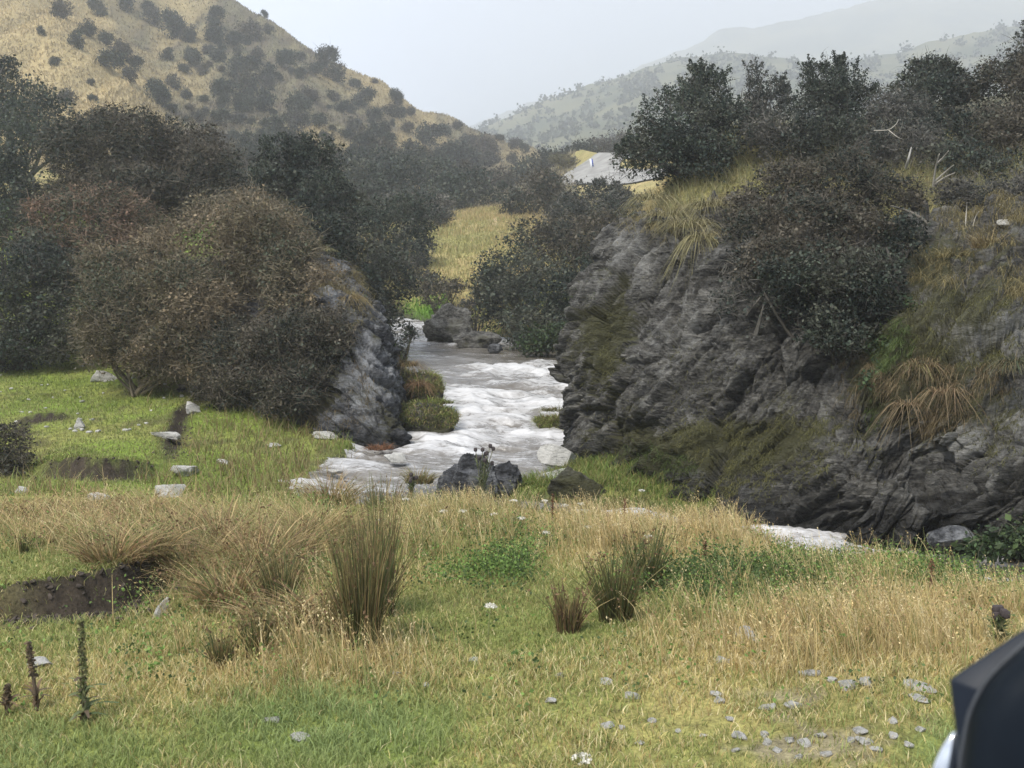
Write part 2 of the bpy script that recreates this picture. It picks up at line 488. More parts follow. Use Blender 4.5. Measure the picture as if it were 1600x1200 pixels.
# ------------------------------------------------------------------ the lie of the land: control points (photo x, distance, height) joined by a thin plate
CP = []
def cz(px, Y, z): CP.append(((px - 800) / F, Y, z))                 # z from the eye
def cp(px, py, Y): CP.append(((px - 800) / F, Y, W(px, py, Y)[2] - CZ))
for px in (-600, 200, 800, 1400, 2200):
    cz(px, 1.5, -2.2); cz(px, 5, -2.42); cz(px, 7.5, -2.6)
    if px < 1300: cz(px, 10, -2.74)
for px, Y, z in ((-600, 12.5, -2.78), (0, 12.5, -2.86), (400, 12.5, -2.92), (800, 12.5, -2.98), (1150, 11.8, -2.98), (1400, 10.2, -2.92), (1400, 11.3, -3.12), (1600, 10.6, -3.2), (1650, 9.2, -2.85), (2200, 9.5, -3.1)):
    cz(px, Y, z)
for a in ((-300, 760, 16.5), (0, 740, 17), (250, 750, 17), (430, 745, 18), (0, 690, 19.5), (200, 680, 20), (400, 680, 20.5), (560, 690, 20.5),
          (0, 620, 23), (150, 600, 25), (300, 590, 25), (430, 640, 22.5), (0, 560, 28), (-300, 560, 28), (100, 530, 30), (0, 420, 38), (300, 430, 36),
          (500, 470, 34), (-300, 380, 40), (0, 300, 60), (300, 330, 60), (500, 370, 58), (-300, 250, 65), (600, 478, 52), (625, 478, 56), (560, 515, 42),
          (590, 560, 31), (580, 610, 26),
          (750, 522, 44), (830, 545, 36), (890, 556, 34), (700, 470, 56), (800, 460, 54), (660, 400, 64), (740, 380, 68), (720, 345, 78), (780, 340, 78),
          (800, 400, 62), (650, 345, 85), (850, 330, 85), (900, 297, 103), (960, 297, 103), (1000, 290, 103), (890, 268, 124), (980, 262, 126),
          (1060, 262, 126), (870, 259, 135), (940, 254, 140), (900, 290, 200), (1000, 300, 200), (1100, 300, 200),
          (900, 430, 55), (950, 360, 75), (975, 450, 33), (915, 500, 42),
          (1050, 293, 27), (1150, 298, 25.5), (1350, 330, 22.5), (1600, 335, 21), (2000, 320, 20), (1050, 270, 45), (1300, 250, 45), (1600, 200, 45),
          (2000, 170, 45), (1100, 250, 100), (1400, 190, 100), (1700, 130, 100),
          (0, 250, 90), (-300, 200, 95), (200, 290, 95), (400, 310, 100), (600, 330, 100), (720, 330, 105), (800, 300, 140), (830, 275, 170),
          (0, 170, 130), (-300, 50, 140), (150, 150, 140), (300, 200, 150), (500, 220, 160), (650, 240, 180), (765, 245, 215),
          (0, 0, 175), (120, 60, 165), (180, 120, 155), (225, 165, 148), (150, 20, 205), (260, 100, 195), (300, 160, 178),
          (250, 40, 215), (400, 100, 215), (550, 160, 220), (680, 205, 235),
          (360, 0, 245), (480, 70, 248), (600, 135, 252), (700, 182, 258), (770, 212, 262), (830, 243, 268), (200, -90, 245), (0, -220, 245), (-300, -400, 245)):
    cp(*a)
for px, Y, z in ((900, 17.6, -3.32), (1000, 16.6, -3.28), (1150, 15.0, -3.3), (1300, 13.9, -3.5), (1600, 13.3, -3.5), (1100, 19.5, -2.4), (1300, 17.5, -1.7), (1600, 17, -1.0), (2000, 16, -1.0),
                 (940, 22, -2.9), (1000, 21.5, -1.6),
                 (360, 330, 42), (600, 330, 22), (830, 330, 8), (0, 330, 75), (-300, 330, 100), (1000, 330, 15), (1600, 330, 35)):
    cz(px, Y, z)
_cp = np.array(CP)
VS = 0.30
_cu = np.stack([_cp[:, 0], np.log(_cp[:, 1]) * VS], 1)
_cs = _cp[:, 2] / _cp[:, 1]
def _phi(r2): return 0.5 * r2 * np.log(r2 + 1e-12)
_n = len(_cp)
_A = np.zeros((_n + 3, _n + 3))
_A[:_n, :_n] = _phi(((_cu[:, None] - _cu[None]) ** 2).sum(-1)) + np.eye(_n) * 1e-5
_A[:_n, _n] = 1; _A[:_n, _n + 1:] = _cu
_A[_n:, :_n] = _A[:_n, _n:].T
_wt = np.linalg.solve(_A, np.concatenate([_cs, [0, 0, 0]]))
def tps(x, y):
    x = np.asarray(x, float); y = np.asarray(y, float)
    sh = x.shape
    x = x.ravel(); y = np.maximum(y.ravel(), 0.8)
    u = np.clip(x / y, -0.8, 0.85); v = np.log(y) * VS
    out = np.zeros(len(x))
    for i in range(0, len(x), 20000):
        a = np.stack([u[i:i + 20000], v[i:i + 20000]], 1)
        r2 = ((a[:, None] - _cu[None]) ** 2).sum(-1)
        out[i:i + 20000] = _phi(r2) @ _wt[:_n] + _wt[_n] + a @ _wt[_n + 1:]
    return (out * y).reshape(sh)

# ------------------------------------------------------------------ the river's course: x, y, half width, level (from the eye)
RIV = np.array([(-12, 66, 2, -2.15), (-9, 58, 2, -2.28), (-5.4, 50, 2.1, -2.45), (-2.6, 42, 2.3, -2.6), (-0.6, 35, 2.7, -2.76), (-0.15, 30, 2.3, -2.95),
                (0, 27, 1.85, -3.1), (0.05, 24, 1.65, -3.28), (-0.5, 21, 2.0, -3.42), (-1.25, 18.8, 1.75, -3.45), (-1.95, 16.9, 1.2, -3.47), (-1.5, 15.6, 0.85, -3.48),
                (0, 14.95, 0.8, -3.49), (1.8, 14.5, .75, -3.5), (4.5, 13.2, .95, -3.52), (6.3, 12.6, 1.0, -3.53), (8.5, 11.8, 1.1, -3.55), (14, 10, 1.3, -3.6)])
def river(x, y):
    """distance to the bank (negative in the water), level, along, across"""
    x = np.asarray(x, float); y = np.asarray(y, float)
    best = np.full(x.shape, 1e9); lev = np.zeros(x.shape); al = np.zeros(x.shape); ac = np.zeros(x.shape)
    s0 = 0.0
    for a, b in zip(RIV[:-1], RIV[1:]):
        d = b[:2] - a[:2]
        l2 = (d ** 2).sum(); ln = math.sqrt(l2)
        t = np.clip(((x - a[0]) * d[0] + (y - a[1]) * d[1]) / l2, 0, 1)
        qx = x - a[0] - t * d[0]; qy = y - a[1] - t * d[1]
        hw = a[2] + (b[2] - a[2]) * t
        dd = np.sqrt(qx * qx + qy * qy) - hw
        k = dd < best
        best = np.where(k, dd, best)
        lev = np.where(k, a[3] + (b[3] - a[3]) * t, lev)
        al = np.where(k, s0 + t * ln, al)
        ac = np.where(k, (qx * d[1] - qy * d[0]) / ln, ac)
        s0 += ln
    return best, lev, al, ac

def seg_step(x, y, pts):
    """signed distance to an open polyline (positive on its left) and the share along it"""
    best = np.full(np.shape(x), 1e9); sg = np.zeros(np.shape(x)); tt = np.zeros(np.shape(x))
    n = len(pts) - 1
    for i in range(n):
        a, b = np.array(pts[i]), np.array(pts[i + 1])
        d = b - a
        t = np.clip(((x - a[0]) * d[0] + (y - a[1]) * d[1]) / (d ** 2).sum(), 0, 1)
        qx = x - a[0] - t * d[0]; qy = y - a[1] - t * d[1]
        dd = np.hypot(qx, qy)
        s = np.sign(d[0] * qy - d[1] * qx)
        k = dd < best
        best = np.where(k, dd, best); sg = np.where(k, s, sg); tt = np.where(k, (i + t) / n, tt)
    return best * sg, tt
def gxy(px, py, z):             # where the sight line through a photo pixel meets the level z (from the eye)
    q = W(px, py, 10.0)
    k = z / (q[2] - CZ)
    return (q[0] * k, 10.0 * k)
# small earth scarps: outline (photo x, photo y of the foot, level), height
SCARPS = [
    ([gxy(-260, 985, -2.62), gxy(20, 975, -2.63), gxy(130, 962, -2.63), gxy(215, 940, -2.63), gxy(262, 900, -2.66), gxy(300, 850, -2.72)], 0.30, 2.2),
    ([gxy(30, 745, -3.16), gxy(90, 742, -3.16), gxy(150, 748, -3.16), gxy(200, 742, -3.17), gxy(260, 725, -3.17)], 0.32, 2.6),
    ([gxy(262, 712, -3.1), gxy(268, 680, -3.0), gxy(285, 655, -2.98), gxy(335, 628, -2.9)], 0.15, 2.4),
    ([gxy(20, 668, -2.95), gxy(70, 660, -2.95), gxy(120, 652, -2.92)], 0.13, 1.5),
]
def height(x, y, soil=False):
    x = np.asarray(x, float); y = np.asarray(y, float)
    z = tps(x, y)
    far = sstep(70, 150, y)
    P = xy0(x, y)
    z = z + 0.05 * fbm(P * 0.9, 3, 3) * sstep(2, 6, y) * (1 - far) + 0.13 * fbm(P * 0.3, 3, 5) * sstep(14, 30, y) * (1 - far)
    hx = x * 0.8 + y * 0.12
    z = z + far * (3.0 * fbm(np.stack([hx * 0.05, y * 0.018, 0 * x], -1), 4, 11) + 2.0 * ridged(np.stack([hx * 0.11, y * 0.03, 0 * x + 4], -1), 3, 12)) * (x < 60)
    so = np.zeros_like(z)
    for si, (pts, hgt, dec) in enumerate(SCARPS):
        d, t = seg_step(x, y, pts)
        d = d + 0.07 * fbm(P * 3.0, 3, 21)
        env = np.sin(np.pi * np.clip(t, 0.02, 0.98)) ** 0.5
        up = sstep(0.0, 0.10, d) * np.clip(1 - (d - 0.1) / dec, 0, 1)
        z = z + hgt * env * up
        so = np.maximum(so, np.clip(1.5 * np.exp(-((d - 0.02) / 0.17) ** 2), 0, 1) * env * (np.abs(d) < 0.6))
        if si == 0: so = np.maximum(so, 0.8 * sstep(-0.55, -0.1, d) * (d < 0.02) * env * (fbm(P * 2.2, 3, 31) > -0.1))
    d, lev, al, ac = river(x, y)
    near = d < 3.0
    z = np.where(near, np.maximum(z, lev + 0.04 + 0.05 * np.clip(d, 0, 3)), z)
    k = sstep(0.55, -0.25, d + 0.15 * fbm(P * 1.3, 3, 41))
    z = z * (1 - k) + (lev - 0.45) * k
    z = z + CZ
    return (z, so) if soil else z

def hits(pts, y0=4.0, y1=300.0, n=500):
    """where the sight lines through photo pixels first meet the ground"""
    Y = np.exp(np.linspace(math.log(y0), math.log(y1), n))
    px = np.array([p[0] for p in pts], float); py = np.array([p[1] for p in pts], float)
    a = (px - 800) / F; b = (600 - py) / F
    k = Y[None] / (CT + b * ST)[:, None]
    X = a[:, None] * k
    Z = CZ + (b * CT - ST)[:, None] * k
    G = height(X, np.broadcast_to(Y, X.shape))
    below = Z < G
    i = np.where(below.any(1), below.argmax(1), n - 1)
    r = np.arange(len(px))
    return np.stack([X[r, i], Y[i], G[r, i]], 1)
def on_ground(px, py, y0=4.0, y1=300.0): return hits([(px, py)], y0, y1)[0]

def G2(px, py, cx, cy, rx, ry): return np.exp(-(((px - cx) / rx) ** 2 + ((py - cy) / ry) ** 2) ** 1.5)

STRAW = np.array((0.53, 0.43, 0.19)); PALE = np.array((0.66, 0.57, 0.33)); GREEN = np.array((0.15, 0.195, 0.05)); OLIVE = np.array((0.22, 0.205, 0.08)); BROWN = np.array((0.20, 0.12, 0.06))
SOIL = np.array((0.052, 0.042, 0.034))
def mix3(a, b, t): return a * (1 - t)[..., None] + b * t[..., None]
def meadow_zone(x, y, z):
    """straw share, tall-grass share, green share, soil share on the near meadow"""
    px, py = proj(np.stack([x, y, z], -1))
    n = fbm(xy0(x, y) * 0.8, 4, 61)
    straw = 0.30 + 0.55 * n
    straw += 0.7 * G2(px, py, 1130, 845, 260, 55) + 0.75 * G2(px, py, 1370, 1000, 300, 75) + 0.45 * G2(px, py, 470, 1040, 220, 50) + 0.35 * G2(px, py, 150, 830, 230, 40)
    straw += 0.35 * G2(px, py, 850, 835, 200, 35) + 0.25 * G2(px, py, 200, 1050, 250, 50)
    straw -= 0.8 * G2(px, py, 520, 1140, 190, 75) + 0.7 * G2(px, py, 90, 885, 190, 38) + 0.6 * G2(px, py, 50, 1180, 200, 50) + 0.7 * G2(px, py, 765, 865, 110, 40)
    straw -= 0.6 * G2(px, py, 1150, 915, 200, 38) + 0.35 * G2(px, py, 860, 950, 220, 50) + 0.5 * G2(px, py, 1480, 1170, 80, 40) + 0.3 * G2(px, py, 150, 1000, 200, 40)
    tall = 0.8 * G2(px, py, 1010, 840, 400, 40) + 0.62 * G2(px, py, 1390, 985, 280, 80) + 0.6 * G2(px, py, 380, 880, 190, 80) + 0.65 * G2(px, py, 130, 832, 210, 30)
    tall += 0.55 * G2(px, py, 480, 1030, 180, 50) + 0.6 * G2(px, py, 700, 835, 160, 40) + 0.25 * G2(px, py, 1130, 1010, 130, 40)
    tall *= 1 - 0.8 * G2(px, py, 1520, 900, 130, 40)
    tall *= 1 - 0.85 * G2(px, py, 765, 880, 120, 40)
    return np.clip(straw, 0, 1), np.clip(tall, 0, 1), px, py

GRID = {}
def hill_col(X, Y, px, py):
    z0 = 0 * X
    hn = fbm(np.stack([X * 0.05 + Y * .012, Y * 0.02 - X * .01, z0], -1), 5, 81)
    st = fbm(np.stack([X * 0.30 + Y * 0.02, Y * 0.05, z0], -1), 4, 83)
    fn = fbm(np.stack([X * 0.9, Y * 0.15, z0], -1), 3, 84)
    gold = mix3(np.array((0.34, 0.275, 0.155)), np.array((0.48, 0.385, 0.215)), np.clip(0.5 + 1.4 * st, 0, 1))
    spur = sstep(-6, 8, (205 - px) * 0.72 + (py - 80) * 0.45 + 14 * st) * (py > -400) * (px < 330)
    rockc = mix3(np.array((0.125, 0.108, 0.085)), np.array((0.21, 0.195, 0.125)), np.clip(0.5 + 1.2 * fn, 0, 1))
    sh = np.clip(sstep(-0.46, 0.12, hn + 0.5 * st + 0.16 * (py > 150)) * (1 - 0.95 * spur), 0, 0.92)
    return mix3(gold, rockc, sh)
def build_terrain():
    nr, nc = 560, 460
    ys = np.exp(np.linspace(math.log(1.1), math.log(335), nr))
    s_ = np.linspace(-1, 1, nc)
    us = 0.75 * s_ + 0.95 * s_ ** 3
    U, Y = np.meshgrid(us, ys)
    X = U * Y
    Z, so = height(X, Y, True)
    GRID.update(z=Z, so=so, l0=math.log(1.1), l1=math.log(335), nr=nr, us=us, nc=nc)
    P = np.stack([X, Y, Z], -1)
    px, py = proj(P)
    n1 = fbm(xy0(X, Y) * 0.7, 4, 71); n2 = fbm(xy0(X, Y) * 2.5, 4, 72)
    straw, tall, _, _ = meadow_zone(X, Y, Z)
    near = mix3(mix3(OLIVE * 1.1, GREEN * 1.3, np.clip(0.5 - n1, 0, 1)), STRAW * 0.9, straw)
    bank = mix3(np.array((0.19, 0.26, 0.05)), np.array((0.27, 0.27, 0.09)), np.clip(0.35 + n1 + 0.4 * n2, 0, 1))
    C = mix3(near, bank, sstep(13.0, 15.0, Y))
    pasture = mix3(np.array((0.30, 0.28, 0.115)), np.array((0.47, 0.375, 0.19)), np.clip(0.45 + n1 * 1.2 - 0.6 * G2(px, py, 720, 380, 90, 22), 0, 1))
    C = mix3(C, pasture, sstep(52, 58, Y))
    C = mix3(C, np.array((0.12, 0.24, 0.03)) + 0 * C, sstep(42, 46, Y) * sstep(58, 55, Y) * (px < 700))
    right = mix3(np.array((0.20, 0.16, 0.075)), np.array((0.26, 0.25, 0.10)), np.clip(0.5 + n1, 0, 1))
    C = mix3(C, right, sstep(15.5, 17, Y) * (px > 960) * sstep(60, 50, Y))
    C = mix3(C, np.array((0.12, 0.115, 0.07)) + 0 * C, sstep(30, 40, Y) * sstep(1040, 1090, px))
    # the hill: gold dry grass, darker scree and rock in streaks running down it
    hill = hill_col(X, Y, px, py)
    C = mix3(C, hill, sstep(88, 120, Y) * (px < 870))
    soilm = np.clip(so * 1.1, 0, 1)
    brown = np.clip(sstep(0.22, 0.45, n2 + 0.3 * n1), 0, 1) * (Y > 15) * (Y < 24) * (px < 520) * 0.8
    C = mix3(C, SOIL + 0 * C, np.maximum(soilm, brown * 0.7))
    d, lev, al, ac = river(X, Y)
    wet = sstep(0.7, 0.15, d)
    C = mix3(C, np.array((0.06, 0.055, 0.045)) + 0 * C, wet)
    track = sstep(9, 4, np.abs(px - 772 + (py - 345) * 0.3)) * (Y > 60) * (Y < 95) * (py > 300) * (py < 352)
    C = mix3(C, np.array((0.46, 0.36, 0.22)) + 0 * C, track)
    bare = np.clip(sstep(0.15, 0.5, n2 + 0.5 * fbm(xy0(X, Y) * 6, 3, 77)) * G2(px, py, 1230, 1140, 330, 75), 0, 0.8)
    C = mix3(C, np.array((0.30, 0.26, 0.19)) + 0 * C, bare)
    g = Geo()
    g.add(P.reshape(-1, 3), grid_faces(nr, nc), C.reshape(-1, 3))
    o = g.build('ground', M['ground'], smooth=True)
    tag(o, 'grassy valley floor rising to a golden shrub covered hillside', 'ground', kind='structure')

def gheight(x, y):
    """the ground mesh's own height and soil share, read off its grid"""
    G_ = GRID
    r = np.clip((np.log(y) - G_['l0']) / (G_['l1'] - G_['l0']) * (G_['nr'] - 1), 0, G_['nr'] - 1.001)
    c = np.clip(np.interp(x / y, G_['us'], np.arange(G_['nc'])), 0, G_['nc'] - 1.001)
    i, j = r.astype(int), c.astype(int); fr, fc = r - i, c - j
    out = []
    for A in (G_['z'], G_['so']):
        out.append((A[i, j] * (1 - fc) + A[i, j + 1] * fc) * (1 - fr) + (A[i + 1, j] * (1 - fc) + A[i + 1, j + 1] * fc) * fr)
    return out
def build_water():
    nr, nc = 760, 640
    ys = np.exp(np.linspace(math.log(8.5), math.log(66), nr))
    us = np.linspace(-0.30, 0.80, nc)
    U, Y = np.meshgrid(us, ys)
    X = U * Y
    d, lev, al, ac = river(X, Y)
    keep = (d < 0.75).ravel()
    S = np.stack([Y + 0.25 * X, X, 0 * al], -1)
    rap = 0.10 + 0.9 * np.exp(-((Y - 25) / 5.5) ** 2) + 0.9 * np.exp(-((Y - 32) / 2.5) ** 2) * sstep(1.6, 0.2, ac) + 0.55 * sstep(36, 42, Y)
    rap = rap + 0.75 * np.exp(-((X + 2.6) ** 2 + (Y - 17) ** 2) / 1.2) + 0.8 * sstep(54, 57, al) + 0.35 * np.exp(-((Y - 20.5) / 1.4) ** 2)
    rap -= 0.55 * np.exp(-((Y - 36.0) / 1.6) ** 2) * sstep(-1.0, 0.8, X) + 0.3 * np.exp(-((Y - 30) / 0.6) ** 2)
    rap = np.clip(rap, 0.05, 1.1)
    n = fbm(S * np.array((1.0, 0.8, 1)), 3, 91)
    n2 = fbm(S * np.array((4.0, 2.0, 1)), 4, 92, 0.55)
    rr = ridged(S * np.array((1.7, 0.7, 1)), 3, 95)
    z = lev + CZ + rap * (0.20 * n + 0.026 * n2 + 0.14 * rr) + 0.014 * n2
    foam = np.clip(0.02 + 0.62 * rap + 0.42 * n + 0.10 * n2 + 0.22 * rr, -0.2, 1.0)
    # the plan position is stored for the shader's streaks of foam
    C = np.stack([foam, Y + 0.25 * X, X], -1)
    g = Geo()
    g.add(np.stack([X, Y, z], -1).reshape(-1, 3), grid_faces(nr, nc, keep), C.reshape(-1, 3))
    o = g.build('water', M['water'], smooth=True)
    tag(o, 'white rushing river', 'water', kind='structure')

build_terrain()
build_water()

# ------------------------------------------------------------------ far hills beyond the valley
FARH = []
def far_hill(name, crest, Y0, Y1, foot, seed, label, amp=6.0):
    cx = np.array([c[0] for c in crest], float)
    cyy = np.array([c[1] for c in crest], float)
    pxs = np.linspace(cx[0], cx[-1], 240)
    crest_py = np.interp(pxs, cx, cyy)
    rows = 90
    Pn = []
    for i in range(rows):
        t = i / (rows - 1)
        if t < 0.75:
            s = t / 0.75; Y = Y0 + (Y1 - Y0) * s
            f = s ** 0.9
        else:
            s = (t - 0.75) / 0.25; Y = Y1 + (Y1 - Y0) * 0.6 * s
            f = 1 - s
        zc = np.array([W(p, q, Y1)[2] for p, q in zip(pxs, crest_py)])
        z = foot * (1 - f) + zc * f
        x = (pxs - 800) / F * Y1 * (0.55 + 0.45 * Y / Y1)
        Pn.append(np.stack([x, np.full_like(x, Y), z], -1))
    P = np.array(Pn)
    n = fbm(np.stack([P[..., 0] * 0.012, P[..., 1] * 0.006, 0 * P[..., 0]], -1), 4, seed)
    r = ridged(np.stack([P[..., 0] * 0.02, P[..., 1] * 0.006, 0 * P[..., 0] + 3], -1), 3, seed + 5)
    P[..., 2] += amp * n + amp * 0.6 * r
    m = fbm(P * 0.02, 4, seed + 9)
    C = mix3(np.array((0.10, 0.115, 0.07)), np.array((0.21, 0.205, 0.12)), np.clip(0.5 + 1.6 * m, 0, 1))
    g = Geo()
    g.add(P.reshape(-1, 3), grid_faces(rows, 240), C.reshape(-1, 3))
    tag(g.build(name, M['ground'], smooth=True), label, 'hill', kind='structure')
    FARH.append(P)
far_hill('hills', [(690, 262), (760, 198), (800, 183), (850, 163), (930, 130), (1000, 108), (1060, 97), (1160, 88), (1250, 100), (1330, 95), (1480, 60), (1700, 20), (2000, 60), (2300, 90)],
         330, 860, 12, 101, 'misty grass hill across the valley head')
far_hill('hills', [(560, 280), (700, 215), (780, 180), (840, 158), (900, 140), (1000, 100), (1100, 60), (1250, 20), (1400, -10), (1700, -40), (2300, -60)],
         1150, 2050, 15, 131, 'faint mountain slope lost in low cloud', 14.0)
# ------------------------------------------------------------------ rock faces: columns of points from the foot over the top
def resample(A, n):
    """Catmull-Rom along axis 0"""
    m = len(A)
    t = np.linspace(0, m - 1, n)
    i = np.clip(np.floor(t).astype(int), 0, m - 2)
    f = (t - i).reshape((-1,) + (1,) * (A.ndim - 1))
    p0, p1, p2, p3 = A[np.maximum(i - 1, 0)], A[i], A[i + 1], A[np.minimum(i + 2, m - 1)]
    return 0.5 * (2 * p1 + (p2 - p0) * f + (2 * p0 - 5 * p1 + 4 * p2 - p3) * f ** 2 + (3 * p1 - p0 - 3 * p2 + p3) * f ** 3)
def grid_normals(P):
    du = np.gradient(P, axis=1); dv = np.gradient(P, axis=0)
    n = np.cross(du, dv)
    return n / (np.linalg.norm(n, axis=-1, keepdims=True) + 1e-9)
def voro(Q, seed):
    """nearest jittered cell: three random numbers of the cell, offset from its centre, distance to the border"""
    Q = np.asarray(Q, float)
    base = np.floor(Q).astype(np.int64)
    f1 = np.full(Q.shape[:-1], 1e9); f2 = f1.copy()
    cid = np.zeros(Q.shape, np.int64); off = np.zeros(Q.shape)
    for dx in (-1, 0, 1):
        for dy in (-1, 0, 1):
            for dz in (-1, 0, 1):
                c_ = base + np.array((dx, dy, dz))
                jx = [_hash(c_[..., 0], c_[..., 1], c_[..., 2], seed + k) for k in range(3)]
                o_ = Q - (c_ + np.stack(jx, -1))
                d = (o_ ** 2).sum(-1)
                k = d < f1
                f2 = np.where(k, f1, np.minimum(f2, d)); f1 = np.where(k, d, f1)
                cid = np.where(k[..., None], c_, cid); off = np.where(k[..., None], o_, off)
    r = np.stack([_hash(cid[..., 0], cid[..., 1], cid[..., 2], seed + 7 + k) for k in range(4)], -1)
    return r, off, np.sqrt(f2) - np.sqrt(f1)
def strata(P, rot, seed, scale=1.0):
    """schist: broken slabs that dip to one side, each with its own tilt, split by cracks"""
    a, b = math.radians(rot[0]), math.radians(rot[1])
    ax = np.array((math.cos(a) * math.cos(b), math.sin(a) * math.cos(b), math.sin(b)))
    e1 = np.cross(ax, (0.1, 0.2, 1.0)); e1 /= np.linalg.norm(e1)
    e2 = np.cross(ax, e1)
    Q = np.stack([P @ e1, P @ e2, P @ ax], -1) * scale
    w = Q + 0.16 * np.stack([fbm(Q * 0.9, 3, seed + 40), fbm(Q * 0.9 + 7, 3, seed + 41), fbm(Q * 0.9 + 13, 3, seed + 42)], -1)
    big = fbm(w * np.array((0.45, 0.45, 0.7)), 3, seed)
    D = 0.50 * big
    for s, am, k in ((np.array((0.55, 0.42, 1.25)), 0.58, 1), (np.array((1.1, 0.8, 4.2)), 0.32, 2), (np.array((2.6, 2.0, 9.0)), 0.16, 3)):
        r, off, edge = voro(w * s, seed + 60 * k)
        t = ((r[..., :3] - 0.5) * off).sum(-1) * 2.2
        D = D + am * ((r[..., 3] - 0.5) + 0.6 * t) - 0.30 * am * np.clip(1 - edge / 0.09, 0, 1)
    D = D + 0.05 * ridged(w * np.array((5.0, 5.0, 13.0)), 3, seed + 9)
    return D
def rock_sheet(cols, nr, nc, amp, rot, seed, colour):
    A = np.array([[W(*q) for q in c] for c in cols]).transpose(1, 0, 2)       # rows x cols x 3
    foot = A[0].copy(); foot[:, 2] -= 1.2
    A = np.concatenate([foot[None], A])
    P = resample(resample(A, nr).transpose(1, 0, 2), nc).transpose(1, 0, 2)
    n = grid_normals(P)
    if (n[..., 1] > 0).mean() > 0.5: n = -n
    D = amp * strata(P, rot, seed, 1.25)
    P = P + n * D[..., None]
    C = colour(P, grid_normals(P), D)
    g = Geo()
    g.add(P.reshape(-1, 3), grid_faces(nr, nc), C.reshape(-1, 3))
    return g, P, -n if False else n
def cliff_colour(P, n, lay):
    px, py = proj(P)
    moss = 0.02 + 0.45 * np.abs(n[..., 2]) ** 1.5 + 0.0 * px
    moss += 0.7 * G2(px, py, 1190, 700, 130, 45) + 0.45 * G2(px, py, 1400, 590, 70, 70) + 0.35 * G2(px, py, 950, 520, 60, 70) + 0.4 * G2(px, py, 1000, 720, 100, 60) + 0.4 * G2(px, py, 1500, 520, 140, 150)
    moss -= 0.6 * G2(px, py, 1400, 780, 200, 70) + 0.3 * G2(px, py, 1110, 540, 110, 60)
    lich = 0.14 + 0.75 * G2(px, py, 1560, 520, 80, 40) + 0.6 * G2(px, py, 1470, 480, 50, 40) + 0.9 * G2(px, py, 1490, 690, 70, 30) + 0.5 * G2(px, py, 985, 400, 40, 40) + 0.35 * G2(px, py, 1080, 520, 70, 50) + 0.7 * G2(px, py, 1590, 640, 50, 40)
    lich -= 0.5 * G2(px, py, 1400, 790, 200, 55)
    return np.stack([np.clip(moss, 0, 1.2), np.clip(lich, 0, 1.2), 0.5 * sstep(0.0, 0.75, P[..., 2] - 0.05 + 0.35 * fbm(P * 0.9, 3, 15)) * sstep(0, 0.02, P[..., 2] + 9)], -1)
RIGHT = [
    [(1040, 640, 27), (1040, 560, 27.5), (1035, 500, 28), (1030, 450, 28), (1030, 410, 28), (1040, 380, 29), (1080, 360, 31)],
    [(960, 640, 23), (965, 560, 23.5), (968, 500, 23.7), (972, 450, 24), (985, 410, 24), (1000, 385, 24.5), (1060, 350, 28)],
    [(897, 730, 19.6), (888, 640, 20.0), (893, 560, 20.6), (908, 490, 21), (944, 420, 21.5), (962, 385, 21.8), (1010, 352, 25)],
    [(925, 748, 18.2), (925, 650, 18.6), (925, 560, 19), (940, 480, 19.6), (963, 420, 20.2), (985, 374, 20.8), (1030, 348, 24)],
    [(1000, 768, 16.8), (1005, 660, 17.3), (1010, 560, 17.8), (1015, 480, 18.5), (1020, 410, 19.3), (1030, 372, 20), (1070, 330, 24)],
    [(1090, 788, 15.6), (1090, 690, 16.2), (1090, 590, 16.8), (1095, 500, 17.4), (1100, 430, 18.2), (1110, 380, 19), (1130, 325, 23)],
    [(1150, 815, 14.7), (1150, 715, 15.6), (1150, 600, 16.2), (1155, 500, 16.9), (1160, 430, 17.7), (1170, 375, 18.7), (1180, 318, 22)],
    [(1220, 828, 14.2), (1210, 735, 15.1), (1215, 610, 15.9), (1220, 520, 16.5), (1230, 440, 17.4), (1240, 380, 18.5), (1250, 315, 22)],
    [(1290, 838, 13.9), (1285, 720, 14.3), (1280, 620, 15.5), (1285, 530, 16.3), (1290, 450, 17.2), (1300, 380, 18.4), (1310, 315, 21)],
    [(1340, 846, 13.6), (1345, 755, 13.7), (1340, 655, 14.7), (1345, 560, 15.8), (1350, 480, 16.8), (1360, 410, 18), (1370, 325, 21)],
    [(1390, 850, 13.4), (1395, 770, 13.4), (1380, 690, 14.5), (1395, 590, 14.9), (1400, 500, 15.9), (1405, 425, 17.2), (1415, 330, 20.5)],
    [(1440, 853, 13.3), (1440, 790, 13.2), (1440, 720, 14.2), (1440, 640, 14.2), (1445, 520, 15.3), (1450, 430, 16.8), (1460, 332, 20)],
    [(1520, 858, 13.0), (1525, 800, 12.8), (1525, 725, 13.3), (1530, 630, 13.8), (1545, 510, 14.9), (1550, 420, 16.5), (1560, 332, 19.5)],
    [(1600, 866, 12.7), (1600, 790, 12.5), (1600, 700, 12.9), (1605, 600, 13.8), (1610, 500, 14.9), (1610, 415, 16.4), (1620, 325, 19)],
    [(1720, 880, 12.1), (1720, 790, 12.1), (1720, 690, 12.6), (1720, 590, 13.6), (1720, 500, 14.6), (1720, 400, 16), (1720, 310, 18.5)],
    [(1900, 905, 11.3), (1900, 800, 11.4), (1900, 680, 12.0), (1900, 580, 13.2), (1900, 480, 14.4), (1900, 380, 16), (1900, 290, 18.5)],
    [(2150, 950, 10.2), (2150, 820, 10.4), (2150, 680, 11.2), (2150, 580, 12.4), (2150, 470, 13.8), (2150, 370, 15.5), (2150, 280, 18)],
]
g, CLIFF, CLIFF_N = rock_sheet(RIGHT, 400, 680, 0.66, (165, 42), 201, cliff_colour)
